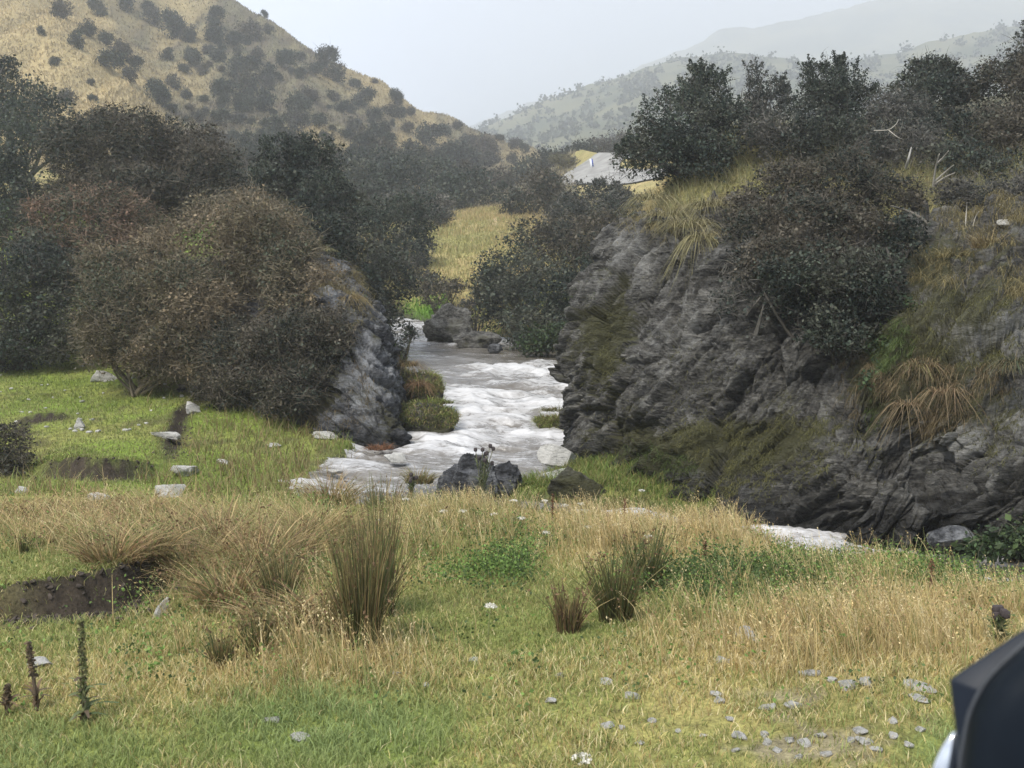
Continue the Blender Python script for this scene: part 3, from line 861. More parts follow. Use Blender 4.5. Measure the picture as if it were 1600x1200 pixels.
tag(g.build('rock_cliff', M['cliff']), 'tall dark schist cliff with moss and grass rising straight from the river', 'cliff')

def slab_colour(P, n, lay):
    px, py = proj(P)
    moss = 0.15 + 0.3 * np.clip(n[..., 2], 0, 1) + 0.5 * G2(px, py, 480, 560, 60, 80)
    lich = 0.08 + 0.4 * G2(px, py, 585, 600, 40, 60) + 0.5 * G2(px, py, 520, 440, 30, 30)
    return np.stack([moss, lich, 0.5 * sstep(0.0, 0.7, P[..., 2] - 0.1 + 0.3 * fbm(P * 0.9, 3, 15))], -1)
LEFT = [
    [(300, 620, 24), (300, 560, 24.5), (305, 500, 25.5), (312, 450, 26.5), (330, 415, 28), (360, 395, 31)],
    [(400, 650, 22.3), (400, 590, 22.8), (402, 530, 23.5), (410, 470, 24.5), (420, 425, 26), (430, 400, 29)],
    [(470, 668, 21.4), (472, 610, 21.9), (472, 550, 22.4), (472, 485, 23.3), (475, 430, 24.6), (490, 405, 28)],
    [(545, 692, 20.5), (538, 630, 21), (525, 560, 21.6), (515, 495, 22.4), (505, 440, 23.6), (520, 412, 28)],
    [(600, 704, 20.2), (590, 640, 20.7), (570, 560, 21.5), (548, 495, 22.5), (522, 440, 23.8), (540, 422, 28)],
    [(628, 700, 20.8), (622, 630, 21.4), (595, 545, 22.3), (568, 482, 23.4), (532, 435, 24.8), (552, 430, 29)],
    [(633, 670, 22.6), (627, 610, 23.2), (602, 535, 24.2), (572, 475, 25.2), (540, 440, 26.6), (556, 438, 30)],
    [(618, 610, 27), (612, 570, 27.5), (595, 520, 28.4), (572, 475, 29.4), (548, 450, 30.6), (556, 445, 33)],
]
g, SLAB, SLAB_N = rock_sheet(LEFT, 260, 300, 0.48, (20, 50), 231, slab_colour)
tag(g.build('rock_slab', M['slab']), 'grey leaning schist outcrop beside the white rapids under brown shrubs', 'rock outcrop')

# ------------------------------------------------------------------ loose rocks
def rock_geo(size, seed, rng, n=12, cuts=9, rough=0.10, facet=0.75):
    lin = np.linspace(-1, 1, n)
    a, b = np.meshgrid(lin, lin)
    one = np.ones_like(a)
    g_v, g_f = [], []
    for ax in range(3):
        for s in (-1, 1):
            p = [None] * 3
            p[ax] = one * s; p[(ax + 1) % 3] = a; p[(ax + 2) % 3] = b * s
            g_v.append(np.stack(p, -1).reshape(-1, 3))
    V = np.concatenate(g_v)
    V /= np.linalg.norm(V, axis=1)[:, None] ** 0.75
    for k in range(cuts):
        d = rng.normal(size=3); d /= np.linalg.norm(d)
        h = facet * rng.uniform(0.75, 1.1)
        t = V @ d - h
        V = V - np.clip(t, 0, None)[:, None] * d
    V = V * (1 + rough * fbm(V * 1.7 + seed, 4, seed)[:, None] + 0.5 * rough * ridged(V * 4.1 + seed, 3, seed + 3)[:, None])
    V = V * np.asarray(size)
    F_ = grid_faces(n, n)
    Fs = np.concatenate([F_ + i * n * n for i in range(6)])
    return V, Fs
def rotm(rx, ry, rz):
    from mathutils import Euler
    return np.array(Euler((rx, ry, rz)).to_matrix())
def put_rock(name, pos, size, rot, mat, label, cat, group=None, seed=1, col=(0.2, 0.4, 0.5), n=14, cuts=9, rough=0.10, facet=0.75, taper=0.0, peak=0.0):
    rng = np.random.default_rng(seed)
    V, Fs = rock_geo(size, seed, rng, n, cuts, rough, facet)
    if taper:
        t = np.clip(V[:, 2] / size[2] * 0.5 + 0.5, 0, 1.1)
        V[:, :2] *= (1 - taper * t)[:, None]
        V[:, 0] += peak * size[0] * t
    V = V @ rotm(*rot).T
    g = Geo()
    g.add(V, Fs, np.array(col))
    o = g.build(name, M[mat])
    o.location = [float(q) for q in pos]
    return tag(o, label, cat, group)
def rock_px(name, px, py, wpx, hpx, mat, label, cat='rock', group=None, seed=1, Y=None, deep=0.8, tilt=(0, 0, 0), sink=0.25, **k):
    """a rock whose visible foot is at photo pixel (px, py), wpx wide and hpx high"""
    p = on_ground(px, py) if Y is None else W(px, py, Y)
    w, h = pxm(wpx, p[1]) / 2, pxm(hpx, p[1]) / 2
    pos = (p[0], p[1] + w * deep * 0.6, p[2] + h * (1 - sink))
    return put_rock(name, pos, (w, w * deep, h * 1.1), tilt, mat, label, cat, group, seed, **k)

rock_px('boulder', 730, 786, 112, 88, 'slab', 'dark broad boulder with a low peak at the water edge', 'boulder', seed=6, deep=0.8, Y=16.1, cuts=9, facet=0.8, tilt=(0.1, 0.05, 0.2), n=36, col=(0.2, 0.0, 0.5), taper=0.45, peak=0.05, rough=0.28)
rock_px('boulder', 788, 786, 72, 66, 'slab', 'smaller dark rounded boulder touching the low peaked one', 'boulder', seed=12, deep=0.8, Y=16.3, cuts=9, facet=0.85, tilt=(0.1, 0.1, 0.1), n=30, col=(0.2, 0.0, 0.5), taper=0.3, rough=0.25)
rock_px('boulder', 900, 790, 95, 66, 'cliff', 'low brown rock heap at the foot of the cliff end', 'boulder', seed=13, deep=0.8, Y=15.8, n=26, rough=0.22, col=(0.5, 0.2, 0.5))
rock_px('flat_rock', 872, 728, 68, 34, 'stone', 'pale smooth rock at the river edge beside the cliff foot', 'rock', seed=15, deep=0.7, Y=18.0, tilt=(0, 0.25, 0), n=20, col=(0.0, 0.5, 0.5))
rock_px('flat_rock', 862, 752, 90, 16, 'stone', 'long low grey ledge by the water below the pale smooth rock', 'rock', seed=16, deep=0.5, Y=17.2, tilt=(0, -0.12, 0.2), n=18, col=(0.2, 0.2, 0.5))
rock_px('boulder', 1492, 858, 70, 36, 'slab', 'angular grey boulder sitting in the stream below the cliff', 'boulder', seed=21, deep=0.9, Y=12.6, cuts=6, facet=0.62, n=18, col=(0.0, 0.2, 0.5))
rock_px('boulder', 700, 540, 78, 66, 'cliff', 'dark craggy rock on the far bank where the river narrows', 'boulder', seed=23, deep=0.9, Y=40.5, n=30, rough=0.25, col=(0.2, 0.3, 0.5))
rock_px('boulder', 745, 548, 70, 40, 'cliff', 'low dark rock beside the craggy one at the far water edge', 'boulder', seed=24, deep=0.9, Y=38.8, n=24, rough=0.25, col=(0.2, 0.2, 0.5))
rock_px('boulder', 775, 552, 26, 16, 'slab', 'small black wet rock at the far water edge', 'rock', seed=25, deep=0.9, Y=36.6, n=12, col=(0.0, 0.0, 0.5))
rock_px('boulder', 673, 592, 24, 10, 'slab', 'small dark rock breaking the white rapids', 'rock', seed=26, deep=0.8, Y=29.5, n=12, col=(0.0, 0.0, 0.5))
def mound(px, py, Y, wpx, hpx, seed, label):
    """a low turf covered hump of earth and stone in the stream"""
    rng = np.random.default_rng(seed)
    p = W(px, py, Y); w, h = pxm(wpx, Y) / 2, pxm(hpx, Y)
    V, Fs = rock_geo((w, w * 0.9, h), seed, rng, 30, 5, 0.28, 0.85)
    g = Geo(); g.add(V, Fs, np.array((0.35, 0.05, 0.5)))
    o = g.build('islet', M['cliff']); o.location = [float(q) for q in p]
    tag(o, label, 'islet')
    i = rng.integers(0, len(V), 9000)
    P = V[i] + rng.normal(size=(9000, 3)) * 0.03
    P = P[(P[:, 2] > 0.25 * h)]
    n = len(P)
    cc = np.array([(0.21, 0.26, 0.06), (0.28, 0.27, 0.10), (0.30, 0.23, 0.12), (0.16, 0.20, 0.055)])[rng.integers(0, 4, n)] * rng.uniform(0.7, 1.3, (n, 1))
    a = np.arctan2(P[:, 1], P[:, 0]) + rng.normal(size=n) * 0.8
    g = Geo(); blades(g, P, rng.uniform(0.06, 0.24, n), rng.uniform(0.014, 0.024, n), a, rng.uniform(0.4, 1.0, n), cc * 0.8, cc, rng, 1.1, 3)
    tag(g.build('turf', M['grass'], o), kind='stuff')
mound(668, 672, 22.4, 110, 40, 27, 'mossy turf islet between the outcrop and the rapids')
mound(650, 625, 24.0, 84, 40, 29, 'grassy hump upstream of the mossy turf islet')
mound(880, 672, 22.6, 96, 26, 28, 'low mossy islet at the cliff side of the rapids')
# the green bank across the water
for i, (px, py, w, h, lab, tl) in enumerate([
        (160, 600, 48, 22, 'rounded grey rock lying alone in the green bank turf', (0, 0.1, 0.3)),
        (122, 672, 24, 20, 'round pale boulder on the green bank below the small scarp', (0, 0, 0)),
        (256, 688, 48, 12, 'thin pale slab tipped down the green bank', (0.05, 0.14, 0.2)),
        (282, 745, 62, 22, 'long grey slab sloping into the bank edge', (0.05, 0.25, 0.3)),
        (262, 778, 62, 26, 'broad pale slab at the lower rim of the green bank', (0, 0.15, 0.1)),
        (512, 690, 52, 13, 'grey slab lying at the foot of the leaning outcrop', (0.1, 0.18, 0.2)),
        (350, 726, 26, 9, 'white stone in front of a dark hollow on the bank', (0, 0.2, 0.2)),
        (32, 772, 20, 16, 'pale stone beside the dark bush at the bank', (0, 0, 0)),
        (150, 786, 36, 16, 'pinkish flat stone half buried in dry grass', (0, 0.1, 0)),
        (178, 566, 24, 9, 'flat pale stone at the shrub edge of the green bank', (0, 0.1, 0)),
        (102, 562, 16, 9, 'pale stone at the foot of the dark shrub', (0, 0.1, 0)),
        (134, 556, 14, 7, 'small pale stone in the turf between two shrubs', (0, 0, 0)),
        (300, 648, 34, 18, 'broken pale rock lying in the earth scarp', (0.2, 0.4, 0.2)),
        (424, 700, 26, 8, 'low mossy stone among the bank grass', (0, 0, 0)),
        (575, 698, 18, 8, 'white stone close by the water below the outcrop', (0, 0, 0)),
        (262, 590, 22, 9, 'flat dark topped stone on the upper turf', (0, 0, 0)),
        (618, 722, 46, 16, 'pale boulder washed by foam at the bend', (0, 0.1, 0)), (470, 768, 44, 14, 'flat brown stone at the edge of the river bend', (0, 0.1, 0)), (520, 742, 30, 10, 'low dark stone at the bank side of the bend', (0, 0.1, 0.4))]):
    rock_px('flat_stone', px, py, w, h, 'stone', lab, 'stone', seed=300 + i, deep=0.75, tilt=tl, n=14, sink=0.45, rough=0.2, Y={618: 18.4, 470: 16.6, 520: 17.8}.get(px), col=(0.1, 0.45, 0.5), facet=0.66)
# flat stones in the near meadow
NEAR = [(1170, 1000, 40, 20, 'upright pale stone block in the straw coloured grass'), (250, 968, 20, 44, 'leaning grey slab at the end of the dark earth scarp'),
        (62, 1046, 46, 12, 'pale flat stone behind the dead thistle stalk'), (425, 1132, 34, 12, 'pale stone in the greenest patch of turf'),
        (470, 1160, 40, 12, 'flat pale stone in lush grass near the bottom edge'), (740, 1038, 22, 14, 'round whitish stone in the mid meadow'),
        (945, 1070, 28, 10, 'whitish flat stone in thin grass'), (990, 1098, 34, 10, 'pale flat stone with a dark hollow beside it'),
        (872, 1060, 18, 10, 'small rounded pale stone among short straw'), (1130, 1038, 34, 12, 'grey flat stone by the edge of tall straw grass'),
        (1440, 1082, 60, 9, 'long thin grey slab beside the wing mirror'), (1440, 1100, 40, 9, 'thin grey slab just below the longer one')]
for i, (px, py, w, h, lab) in enumerate(NEAR):
    rock_px('flat_stone', px, py, w, h, 'stone', lab, 'stone', seed=330 + i, deep=0.7, n=12, col=(0.05, 0.5, 0.5), sink=0.5, facet=0.66,
            tilt=(0, 0.5, 0.2) if px == 250 else (0.05, 0.08, 0.4 * (i % 5) - 0.8))
STONES = [(1325, 1082, 30, 12), (1355, 1078, 24, 14), (1300, 1072, 18, 8), (1270, 1062, 26, 8), (1255, 1060, 16, 7), (1120, 1090, 18, 8), (1125, 1102, 20, 9), (1200, 1112, 26, 8), (1240, 1108, 36, 9),
          (1140, 1132, 14, 6), (950, 1142, 20, 8), (972, 1145, 12, 6), (1160, 1162, 26, 8), (1195, 1158, 18, 8), (1200, 1166, 16, 9), (1235, 1164, 16, 10), (1258, 1166, 22, 10), (1285, 1158, 22, 7),
          (1330, 1162, 14, 8), (1352, 1166, 28, 8), (1398, 1158, 18, 9), (1345, 1150, 26, 7), (1440, 1148, 16, 7), (1395, 1132, 18, 6), (1290, 1188, 20, 7), (1215, 1180, 18, 6), (1370, 1180, 18, 7), (1150, 1180, 14, 6),
          (1420, 1170, 20, 8), (1100, 1158, 12, 5), (905, 1190, 16, 6), (860, 1100, 22, 6), (1185, 1010, 18, 8), (1210, 1006, 14, 6), (620, 1058, 12, 5), (665, 1078, 16, 6), (1020, 1130, 14, 5), (1060, 1150, 12, 5), (1000, 1165, 14, 5), (1248, 1190, 14, 6)]
for i, (px, py, w, h) in enumerate(STONES):
    rock_px('stone', px, py, w * 1.2, h * 1.3, 'stone', 'small pale stone strewn in the thin stony turf of the meadow', 'stone', 'small pale stones in the thin turf', seed=400 + i, deep=0.75, n=8, cuts=7, col=(0.0, 0.35 + 0.3 * (i % 3) / 2, 0.5), sink=0.45, facet=0.66, tilt=(0.1 * (i % 3 - 1), 0.08 * (i % 4 - 1.5), i * 1.3))
# white pebbles dotted over the green bank
_r = np.random.default_rng(5)
pts = []
while len(pts) < 55:
    px, py = _r.uniform(0, 320), _r.uniform(565, 680)
    if 240 < px and py > 640: continue
    pts.append((px, py))
for i, p in enumerate(hits(pts, 15, 40)):
    s = _r.uniform(0.025, 0.055)
    put_rock('pebble', (p[0], p[1], p[2] + s * 0.35), (s * 1.4, s, s * 0.6), (0, 0, _r.uniform(0, 6)), 'stone', 'tiny white stone dotting the bright green bank turf', 'stone', 'tiny white stones on the green bank', seed=500 + i, n=4, cuts=3, col=(0, 1.0, 0.5))
# pale outcrops among the trees above the cliff
put_rock('flat_rock', W(1575, 350, 18.2), (0.22, 0.2, 0.09), (0.1, -0.1, 0.3), 'stone', 'white lichened rock showing under the grey bush above the cliff', 'rock', seed=611, n=12, col=(0, 0.8, 0.5))
put_rock('flat_rock', W(1560, 322, 18.8), (0.13, 0.12, 0.06), (0.1, 0.1, 0.3), 'stone', 'small white rock higher in the grey bush', 'rock', seed=612, n=12, col=(0, 0.8, 0.5))

# ------------------------------------------------------------------ gravel road and its edge post
def build_road():
    ctr = [(1150, 288, 104), (1060, 285, 107), (985, 282, 110), (928, 277, 114), (922, 271, 119), (965, 266, 124), (1060, 263, 128), (1180, 260, 131)]
    A = resample(np.array([W(*q) for q in ctr]), 80)
    T = np.gradient(A, axis=0); T[:, 2] = 0
    T /= np.linalg.norm(T, axis=1)[:, None]
    Nn = np.stack([-T[:, 1], T[:, 0], 0 * T[:, 0]], 1)
    ws = np.linspace(-3.5, 3.5, 11)
    P = A[:, None] + Nn[:, None] * ws[None, :, None]
    P[..., 2] = height(P[..., 0], P[..., 1]) + 0.25 - 0.02 * np.abs(ws)[None]
    g = Geo()
    g.add(P.reshape(-1, 3), grid_faces(80, 11), np.array((0.5, 0.5, 0.5)))
    tag(g.build('road', M['road'], smooth=True), 'pale gravel road', 'road', kind='structure')
build_road()
def box_geo(g, c, s, col=(1, 1, 1.0), tilt=None):
    V = np.array([(x, y, z) for x in (-1, 1) for y in (-1, 1) for z in (-1, 1)], float) * np.array(s) / 2
    V = V + np.array(c)
    if tilt is not None: V = V @ tilt.T
    g.add(V, [(0, 1, 3, 2), (4, 6, 7, 5), (0, 4, 5, 1), (2, 3, 7, 6), (0, 2, 6, 4), (1, 5, 7, 3)], np.array(col))
def build_post():
    p = W(925, 268, 119)
    p[2] = height(p[0], p[1])
    e = empty('marker_post', p, 'slim white and blue edge post standing by the gravel road', 'marker post')
    tl = rotm(0, -0.16, 0)
    g = Geo(); box_geo(g, (0, 0, 0.55), (0.20, 0.09, 1.3), tilt=tl); g.build('post', M['white'], e)
    g = Geo(); box_geo(g, (0.17, 0, 0.75), (0.14, 0.10, 0.8), tilt=tl); g.build('reflector_panel', M['blue'], e)
build_post()

def clods():
    rng = np.random.default_rng(88)
    g = Geo()
    for si, (pts_, hgt, dec) in enumerate(SCARPS[:3]):
        pts_ = np.array(pts_)
        for k in range(420 if si == 0 else 120):
            t = rng.uniform(0.05, 0.95) * (len(pts_) - 1); i = int(t); f = t - i
            q = pts_[i] * (1 - f) + pts_[i + 1] * f
            dv = pts_[i + 1] - pts_[i]; nv = np.array((-dv[1], dv[0])) / (np.hypot(*dv) + 1e-9)
            q = q + nv * rng.normal(-0.08, 0.14)
            s = rng.uniform(0.006, 0.022)
            V, Fs = rock_geo((s * 1.5, s, s * 0.8), 900 + k, rng, 5, 4, 0.2)
            z = float(height(np.array([q[0]]), np.array([q[1]]))[0])
            g.add(V @ rotm(*rng.uniform(-1, 1, 3)).T + np.array((q[0], q[1], z + s * 0.2)), Fs, SOIL * rng.uniform(0.7, 1.5))
    tag(g.build('soil', M['bark']), 'crumbled dark soil along the eroded turf edges', 'soil', kind='stuff')
clods()
# ------------------------------------------------------------------ shrubs and trees
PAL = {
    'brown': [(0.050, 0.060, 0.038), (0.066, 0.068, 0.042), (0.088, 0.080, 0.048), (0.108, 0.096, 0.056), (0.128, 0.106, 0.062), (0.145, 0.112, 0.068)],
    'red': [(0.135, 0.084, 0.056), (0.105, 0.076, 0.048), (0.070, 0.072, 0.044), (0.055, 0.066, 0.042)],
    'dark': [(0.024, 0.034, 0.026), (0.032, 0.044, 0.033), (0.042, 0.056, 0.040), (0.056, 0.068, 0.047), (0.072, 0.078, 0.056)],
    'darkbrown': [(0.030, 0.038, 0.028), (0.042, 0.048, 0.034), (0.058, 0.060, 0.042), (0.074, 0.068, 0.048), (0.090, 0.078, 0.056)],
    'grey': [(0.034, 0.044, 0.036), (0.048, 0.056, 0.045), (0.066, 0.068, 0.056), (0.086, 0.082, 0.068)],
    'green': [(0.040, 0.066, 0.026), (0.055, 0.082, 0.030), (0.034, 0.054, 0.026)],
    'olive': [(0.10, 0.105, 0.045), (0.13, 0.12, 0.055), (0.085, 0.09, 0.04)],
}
TWIG = {'brown': (0.165, 0.138, 0.092), 'red': (0.18, 0.13, 0.09), 'dark': (0.06, 0.054, 0.044), 'darkbrown': (0.108, 0.092, 0.068), 'grey': (0.13, 0.122, 0.105), 'green': (0.06, 0.06, 0.035), 'olive': (0.16, 0.14, 0.08)}
def crown_into(g, lobes, style, leaf, dens, twig_share, seed, spiky=0.0, fill=0.5, sub=11):
    """lobes: (centre, radii).  Each lobe is broken into lesser billows; leaf clumps lie on and under their skin, thin twigs poke out."""
    rng = np.random.default_rng(seed)
    pal = np.array(PAL[style]); tw = np.array(TWIG[style])
    for (c, r) in lobes:
        c = np.array(c, float); r = np.array(r, float)
        ds = rng.normal(size=(sub, 3)); ds[:, 2] = ds[:, 2] * 0.9 + 0.15
        ds /= np.linalg.norm(ds, axis=1)[:, None]
        lump = 0.71 + 0.22 * fbm(ds * 1.7 + c * 0.37 + seed, 2, seed)
        sc_ = c + ds * r * lump[:, None]
        sr_ = rng.uniform(0.26, 0.60, sub)
        bill = [(c, r * 0.74)] + [(q, r * s) for q, s in zip(sc_, sr_)]
        for bi, (bc, br) in enumerate(bill):
            area = 4 * math.pi * float(np.mean([br[0] * br[1], br[1] * br[2], br[0] * br[2]]))
            m = 20
            n = max(int(area * dens * (0.55 if bi else 0.8) / (leaf * leaf) / m), 3)
            d = rng.normal(size=(n, 3)); d[:, 2] = d[:, 2] * 0.95 + 0.12
            d /= np.linalg.norm(d, axis=1)[:, None]
            rr = 1 - rng.random(n) ** 1.6 * fill
            cen = bc + d * br * rr[:, None]
            if bi:
                keep = (((cen - c) / r) ** 2).sum(1) > 0.45
                cen, d = cen[keep], d[keep]
                n = len(cen)
                if n == 0: continue
            tone = np.clip(0.5 + 0.9 * fbm(cen * (0.8 / max(leaf * 14, 0.4)) + seed, 2, seed + 5) + rng.normal() * 0.42 + rng.normal(size=n) * 0.14, 0, 0.999)  # random tone per billow; its spread puts lit lumps and shaded gaps into colour
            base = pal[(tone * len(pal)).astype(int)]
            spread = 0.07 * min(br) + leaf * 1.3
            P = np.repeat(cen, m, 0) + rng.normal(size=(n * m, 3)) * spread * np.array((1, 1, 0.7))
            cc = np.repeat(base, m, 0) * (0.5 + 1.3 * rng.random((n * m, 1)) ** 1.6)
            nl = int(n * m * (1 - twig_share))
            idx = rng.permutation(n * m)
            li, ti = idx[:nl], idx[nl:]
            L_ = leaf * (0.55 + 1.6 * rng.random(len(li)) ** 2)
            quads(g, P[li], L_, L_ * rng.uniform(0.45, 0.85, len(li)), cc[li], rng)
            if len(ti):
                dd = np.repeat(d, m, 0)[ti]
                D = dd * 0.55 + rng.normal(size=(len(ti), 3)) * np.array((0.9, 0.9, 0.5)) + np.array((0, 0, 0.2))
                L_ = leaf * rng.uniform(2.5, 6.5, len(ti))
                strips(g, P[ti], D, L_, np.full(len(ti), leaf * 0.22), (tw * rng.uniform(0.5, 1.5, (len(ti), 1))), rng, 0.5, 3, 0.35)
        if spiky:
            ns = int(5 + 20 * spiky * r[0])
            d = rng.normal(size=(ns, 3)); d[:, 2] = np.abs(d[:, 2]) + 0.55
            d /= np.linalg.norm(d, axis=1)[:, None]
            p0 = c + d * r * 0.85
            D = d * 0.5 + rng.normal(size=(ns, 3)) * 0.22 + np.array((0, 0, 0.7))
            D /= np.linalg.norm(D, axis=1)[:, None]
            Ls = rng.uniform(0.25, 0.8, ns) * spiky * min(r[2], 1.2) * 1.1
            strips(g, p0, D, Ls, np.full(ns, leaf * 0.5), np.tile(tw * 0.8, (ns, 1)), rng, 0.15, 3, 0)
            k = 90
            t = rng.random((ns, k)) ** 0.8
            Q = p0[:, None] + D[:, None] * (Ls[:, None] * t)[..., None] + rng.normal(size=(ns, k, 3)) * ((0.16 * (1.12 - t)) * min(r[2], 1.2))[..., None]
            cc = pal[rng.integers(0, len(pal), ns * k)] * rng.uniform(0.7, 1.5, (ns * k, 1))
            Lq = leaf * rng.uniform(0.6, 1.4, ns * k)
            quads(g, Q.reshape(-1, 3), Lq, Lq * 0.6, cc, rng)
def shrub(name, lobes_px, style, label, cat='shrub', group=None, seed=1, leaf=None, dens=1.5, twig=0.12, spiky=0.0, base=None, flat=0.85, trunk=True, fill=0.5, limbs=None):
    """lobes_px: (px, py, distance, half width px, half height px)"""
    lobes = []
    grow = 1.14 if name.startswith('valley') else 1.03
    for px, py, Y, rx, rz in lobes_px:
        c = W(px, py, Y)
        a, b = pxm(rx, Y) * grow, pxm(rz, Y) * grow
        lobes.append((c, (a, max(a * flat, 0.5 * b), b)))
    Ym = float(np.mean([q[2] for q in lobes_px]))
    leaf = leaf or max(0.035, 0.0021 * Ym)
    low = min(lobes, key=lambda q: q[0][2] - q[1][2])
    ctr = np.mean([q[0] for q in lobes], axis=0)
    if base is None:
        b = np.array((ctr[0], ctr[1], 0.0)); b[2] = height(b[0], b[1])
        b[2] = max(b[2], min(q[0][2] - q[1][2] for q in lobes) - 0.6)
        b[2] = min(b[2], min(q[0][2] for q in lobes))
    else: b = W(*base)
    e = empty(name, b, label, cat, group)
    g = Geo()
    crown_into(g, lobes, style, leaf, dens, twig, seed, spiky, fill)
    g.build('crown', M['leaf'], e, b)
    if trunk:
        rng = np.random.default_rng(seed + 77)
        tg = Geo()
        tw = np.array(TWIG[style]) * 0.8
        for i, (c, r) in enumerate(lobes):
            for j in range(2 if len(lobes) > 3 else 3):
                end = c + rng.normal(size=3) * np.array(r) * 0.45
                st = b + rng.normal(size=3) * np.array((0.12, 0.12, 0.0))
                mid = (st + end) / 2 + rng.normal(size=3) * 0.12 * np.linalg.norm(end - st)
                ln = np.linalg.norm(end - st)
                r0 = 0.018 * ln + 0.025
                tube(tg, bez(st, mid, end, 7), np.linspace(r0, r0 * 0.25, 7), tw, 5)
        tg.build('trunk', M['bark'], e, b, smooth=True)
    return e

# --- the brown thicket over the leaning outcrop
shrub('briar_shrub', [(330, 390, 25.4, 118, 88), (225, 465, 24.6, 95, 85), (430, 410, 24.8, 98, 78), (395, 350, 26.8, 70, 55), (300, 480, 24.0, 110, 70), (475, 470, 23.4, 66, 70), (330, 545, 23.4, 90, 52), (180, 450, 25.2, 60, 70)],
      'brown', 'huge domed brown twiggy shrub covering the outcrop above the green bank', seed=11, twig=0.34, leaf=0.05, dens=1.7)
shrub('briar_shrub', [(205, 520, 23.9, 72, 50), (270, 535, 23.2, 75, 52), (160, 500, 24.4, 40, 50), (190, 560, 23.6, 52, 30), (250, 572, 23.0, 62, 28)],
      'brown', 'low reddish brown shrub spilling onto the green turf', seed=12, twig=0.34, leaf=0.048, dens=1.7)
shrub('briar_shrub', [(370, 560, 22.2, 72, 58), (440, 545, 22.0, 62, 62), (500, 560, 21.7, 52, 60), (520, 520, 22.0, 34, 50), (400, 600, 21.8, 60, 44), (345, 610, 22.2, 36, 34), (460, 610, 21.4, 50, 40)],
      'darkbrown', 'dark shaded shrub hanging at the foot of the outcrop', seed=13, twig=0.26, leaf=0.046, dens=1.8)
shrub('briar_shrub', [(205, 245, 35, 105, 68), (300, 245, 35, 80, 62), (120, 265, 36, 70, 60), (335, 285, 33.5, 52, 52), (240, 300, 33, 90, 45), (170, 205, 36, 50, 32), (230, 325, 33, 70, 40), (290, 320, 33, 60, 40), (120, 310, 35, 60, 40)],
      'darkbrown', 'broad brownish shrub crowning the rise behind the domed one', seed=14, twig=0.28, leaf=0.07, dens=1.5)
shrub('briar_shrub', [(130, 345, 30, 76, 58), (90, 395, 29.5, 56, 55), (160, 400, 29, 64, 55), (205, 350, 30.5, 60, 50), (125, 440, 28.6, 56, 40)],
      'red', 'rounded reddish shrub below the broad brownish one', seed=15, twig=0.3, leaf=0.06, dens=1.6)
shrub('bushy_tree', [(475, 275, 33.5, 66, 58), (430, 325, 32.8, 58, 60), (515, 340, 32, 60, 66), (490, 385, 31, 55, 50), (440, 255, 34, 40, 40)],
      'dark', 'dark dense bushy tree behind the domed brown shrub', 'tree', seed=16, twig=0.14, spiky=0.4)
shrub('bushy_tree', [(570, 390, 38, 58, 62), (600, 440, 36, 46, 52), (560, 455, 33, 40, 66), (620, 350, 44, 52, 52), (545, 330, 40, 48, 44), (590, 500, 34, 28, 40)],
      'dark', 'dark tall thicket on the bank just above the leaning outcrop', 'tree', seed=17, twig=0.14)
shrub('bushy_tree', [(60, 455, 27.5, 78, 68), (95, 500, 26.8, 58, 52), (0, 500, 27, 68, 62), (60, 405, 28.5, 52, 32), (-60, 460, 27.5, 60, 70), (40, 535, 26.4, 70, 34), (105, 525, 26.4, 44, 34), (-20, 550, 26.4, 60, 34)],
      'dark', 'dark green shrub standing at the top of the green bank', 'shrub', seed=18, twig=0.2)
shrub('bushy_tree', [(15, 300, 37, 52, 66), (22, 365, 35, 52, 48), (-50, 330, 37, 60, 70), (60, 330, 36, 44, 50)],
      'dark', 'dark bush between the reddish shrub and the picture edge', 'shrub', seed=19, twig=0.16)
shrub('bushy_tree', [(20, 150, 60, 44, 40), (60, 190, 56, 56, 42), (5, 215, 54, 60, 46), (105, 218, 52, 46, 36), (-50, 160, 60, 50, 50), (12, 112, 62, 22, 22)],
      'dark', 'group of dark bushes climbing below the golden spur', 'shrub', seed=20, twig=0.1)
shrub('briar_shrub', [(5, 705, 16.8, 42, 56), (-40, 700, 16.8, 50, 64), (22, 735, 16.5, 28, 38)],
      'darkbrown', 'dark brown bush jutting over the near end of the green bank', seed=21, twig=0.35, leaf=0.035, dens=1.7)
# --- valley floor beyond the rapids
shrub('valley_bush', [(640, 288, 100, 48, 32), (600, 300, 98, 40, 34)], 'dark', 'dark bush at the hill foot over the thicket', 'shrub', seed=30, leaf=0.2, twig=0.05)
shrub('valley_bush', [(725, 302, 98, 55, 34), (765, 310, 98, 28, 28), (690, 312, 97, 30, 26)], 'dark', 'broad dark bush at the upper edge of the golden pasture', 'shrub', seed=31, leaf=0.2, twig=0.05)
shrub('valley_bush', [(665, 325, 90, 34, 26), (625, 330, 80, 40, 34)], 'grey', 'grey green bush at the pasture corner', 'shrub', seed=32, leaf=0.18, twig=0.08)
shrub('valley_bush', [(842, 300, 82, 36, 30), (818, 322, 80, 28, 26), (858, 285, 83, 20, 20), (800, 338, 80, 14, 14)], 'darkbrown', 'round dark bush standing between the pasture and the road', 'shrub', seed=33, leaf=0.16, twig=0.1)
shrub('valley_bush', [(825, 262, 150, 24, 15), (850, 255, 150, 20, 13), (808, 274, 145, 16, 14)], 'dark', 'dark bush near the pointed end of the hillside', 'shrub', seed=34, leaf=0.25, twig=0.04)
shrub('valley_bush', [(700, 350, 86, 26, 16), (730, 345, 86, 22, 12), (672, 356, 84, 20, 16)], 'olive', 'pale olive scrub along the top of the pasture', 'shrub', seed=35, leaf=0.14, twig=0.3)
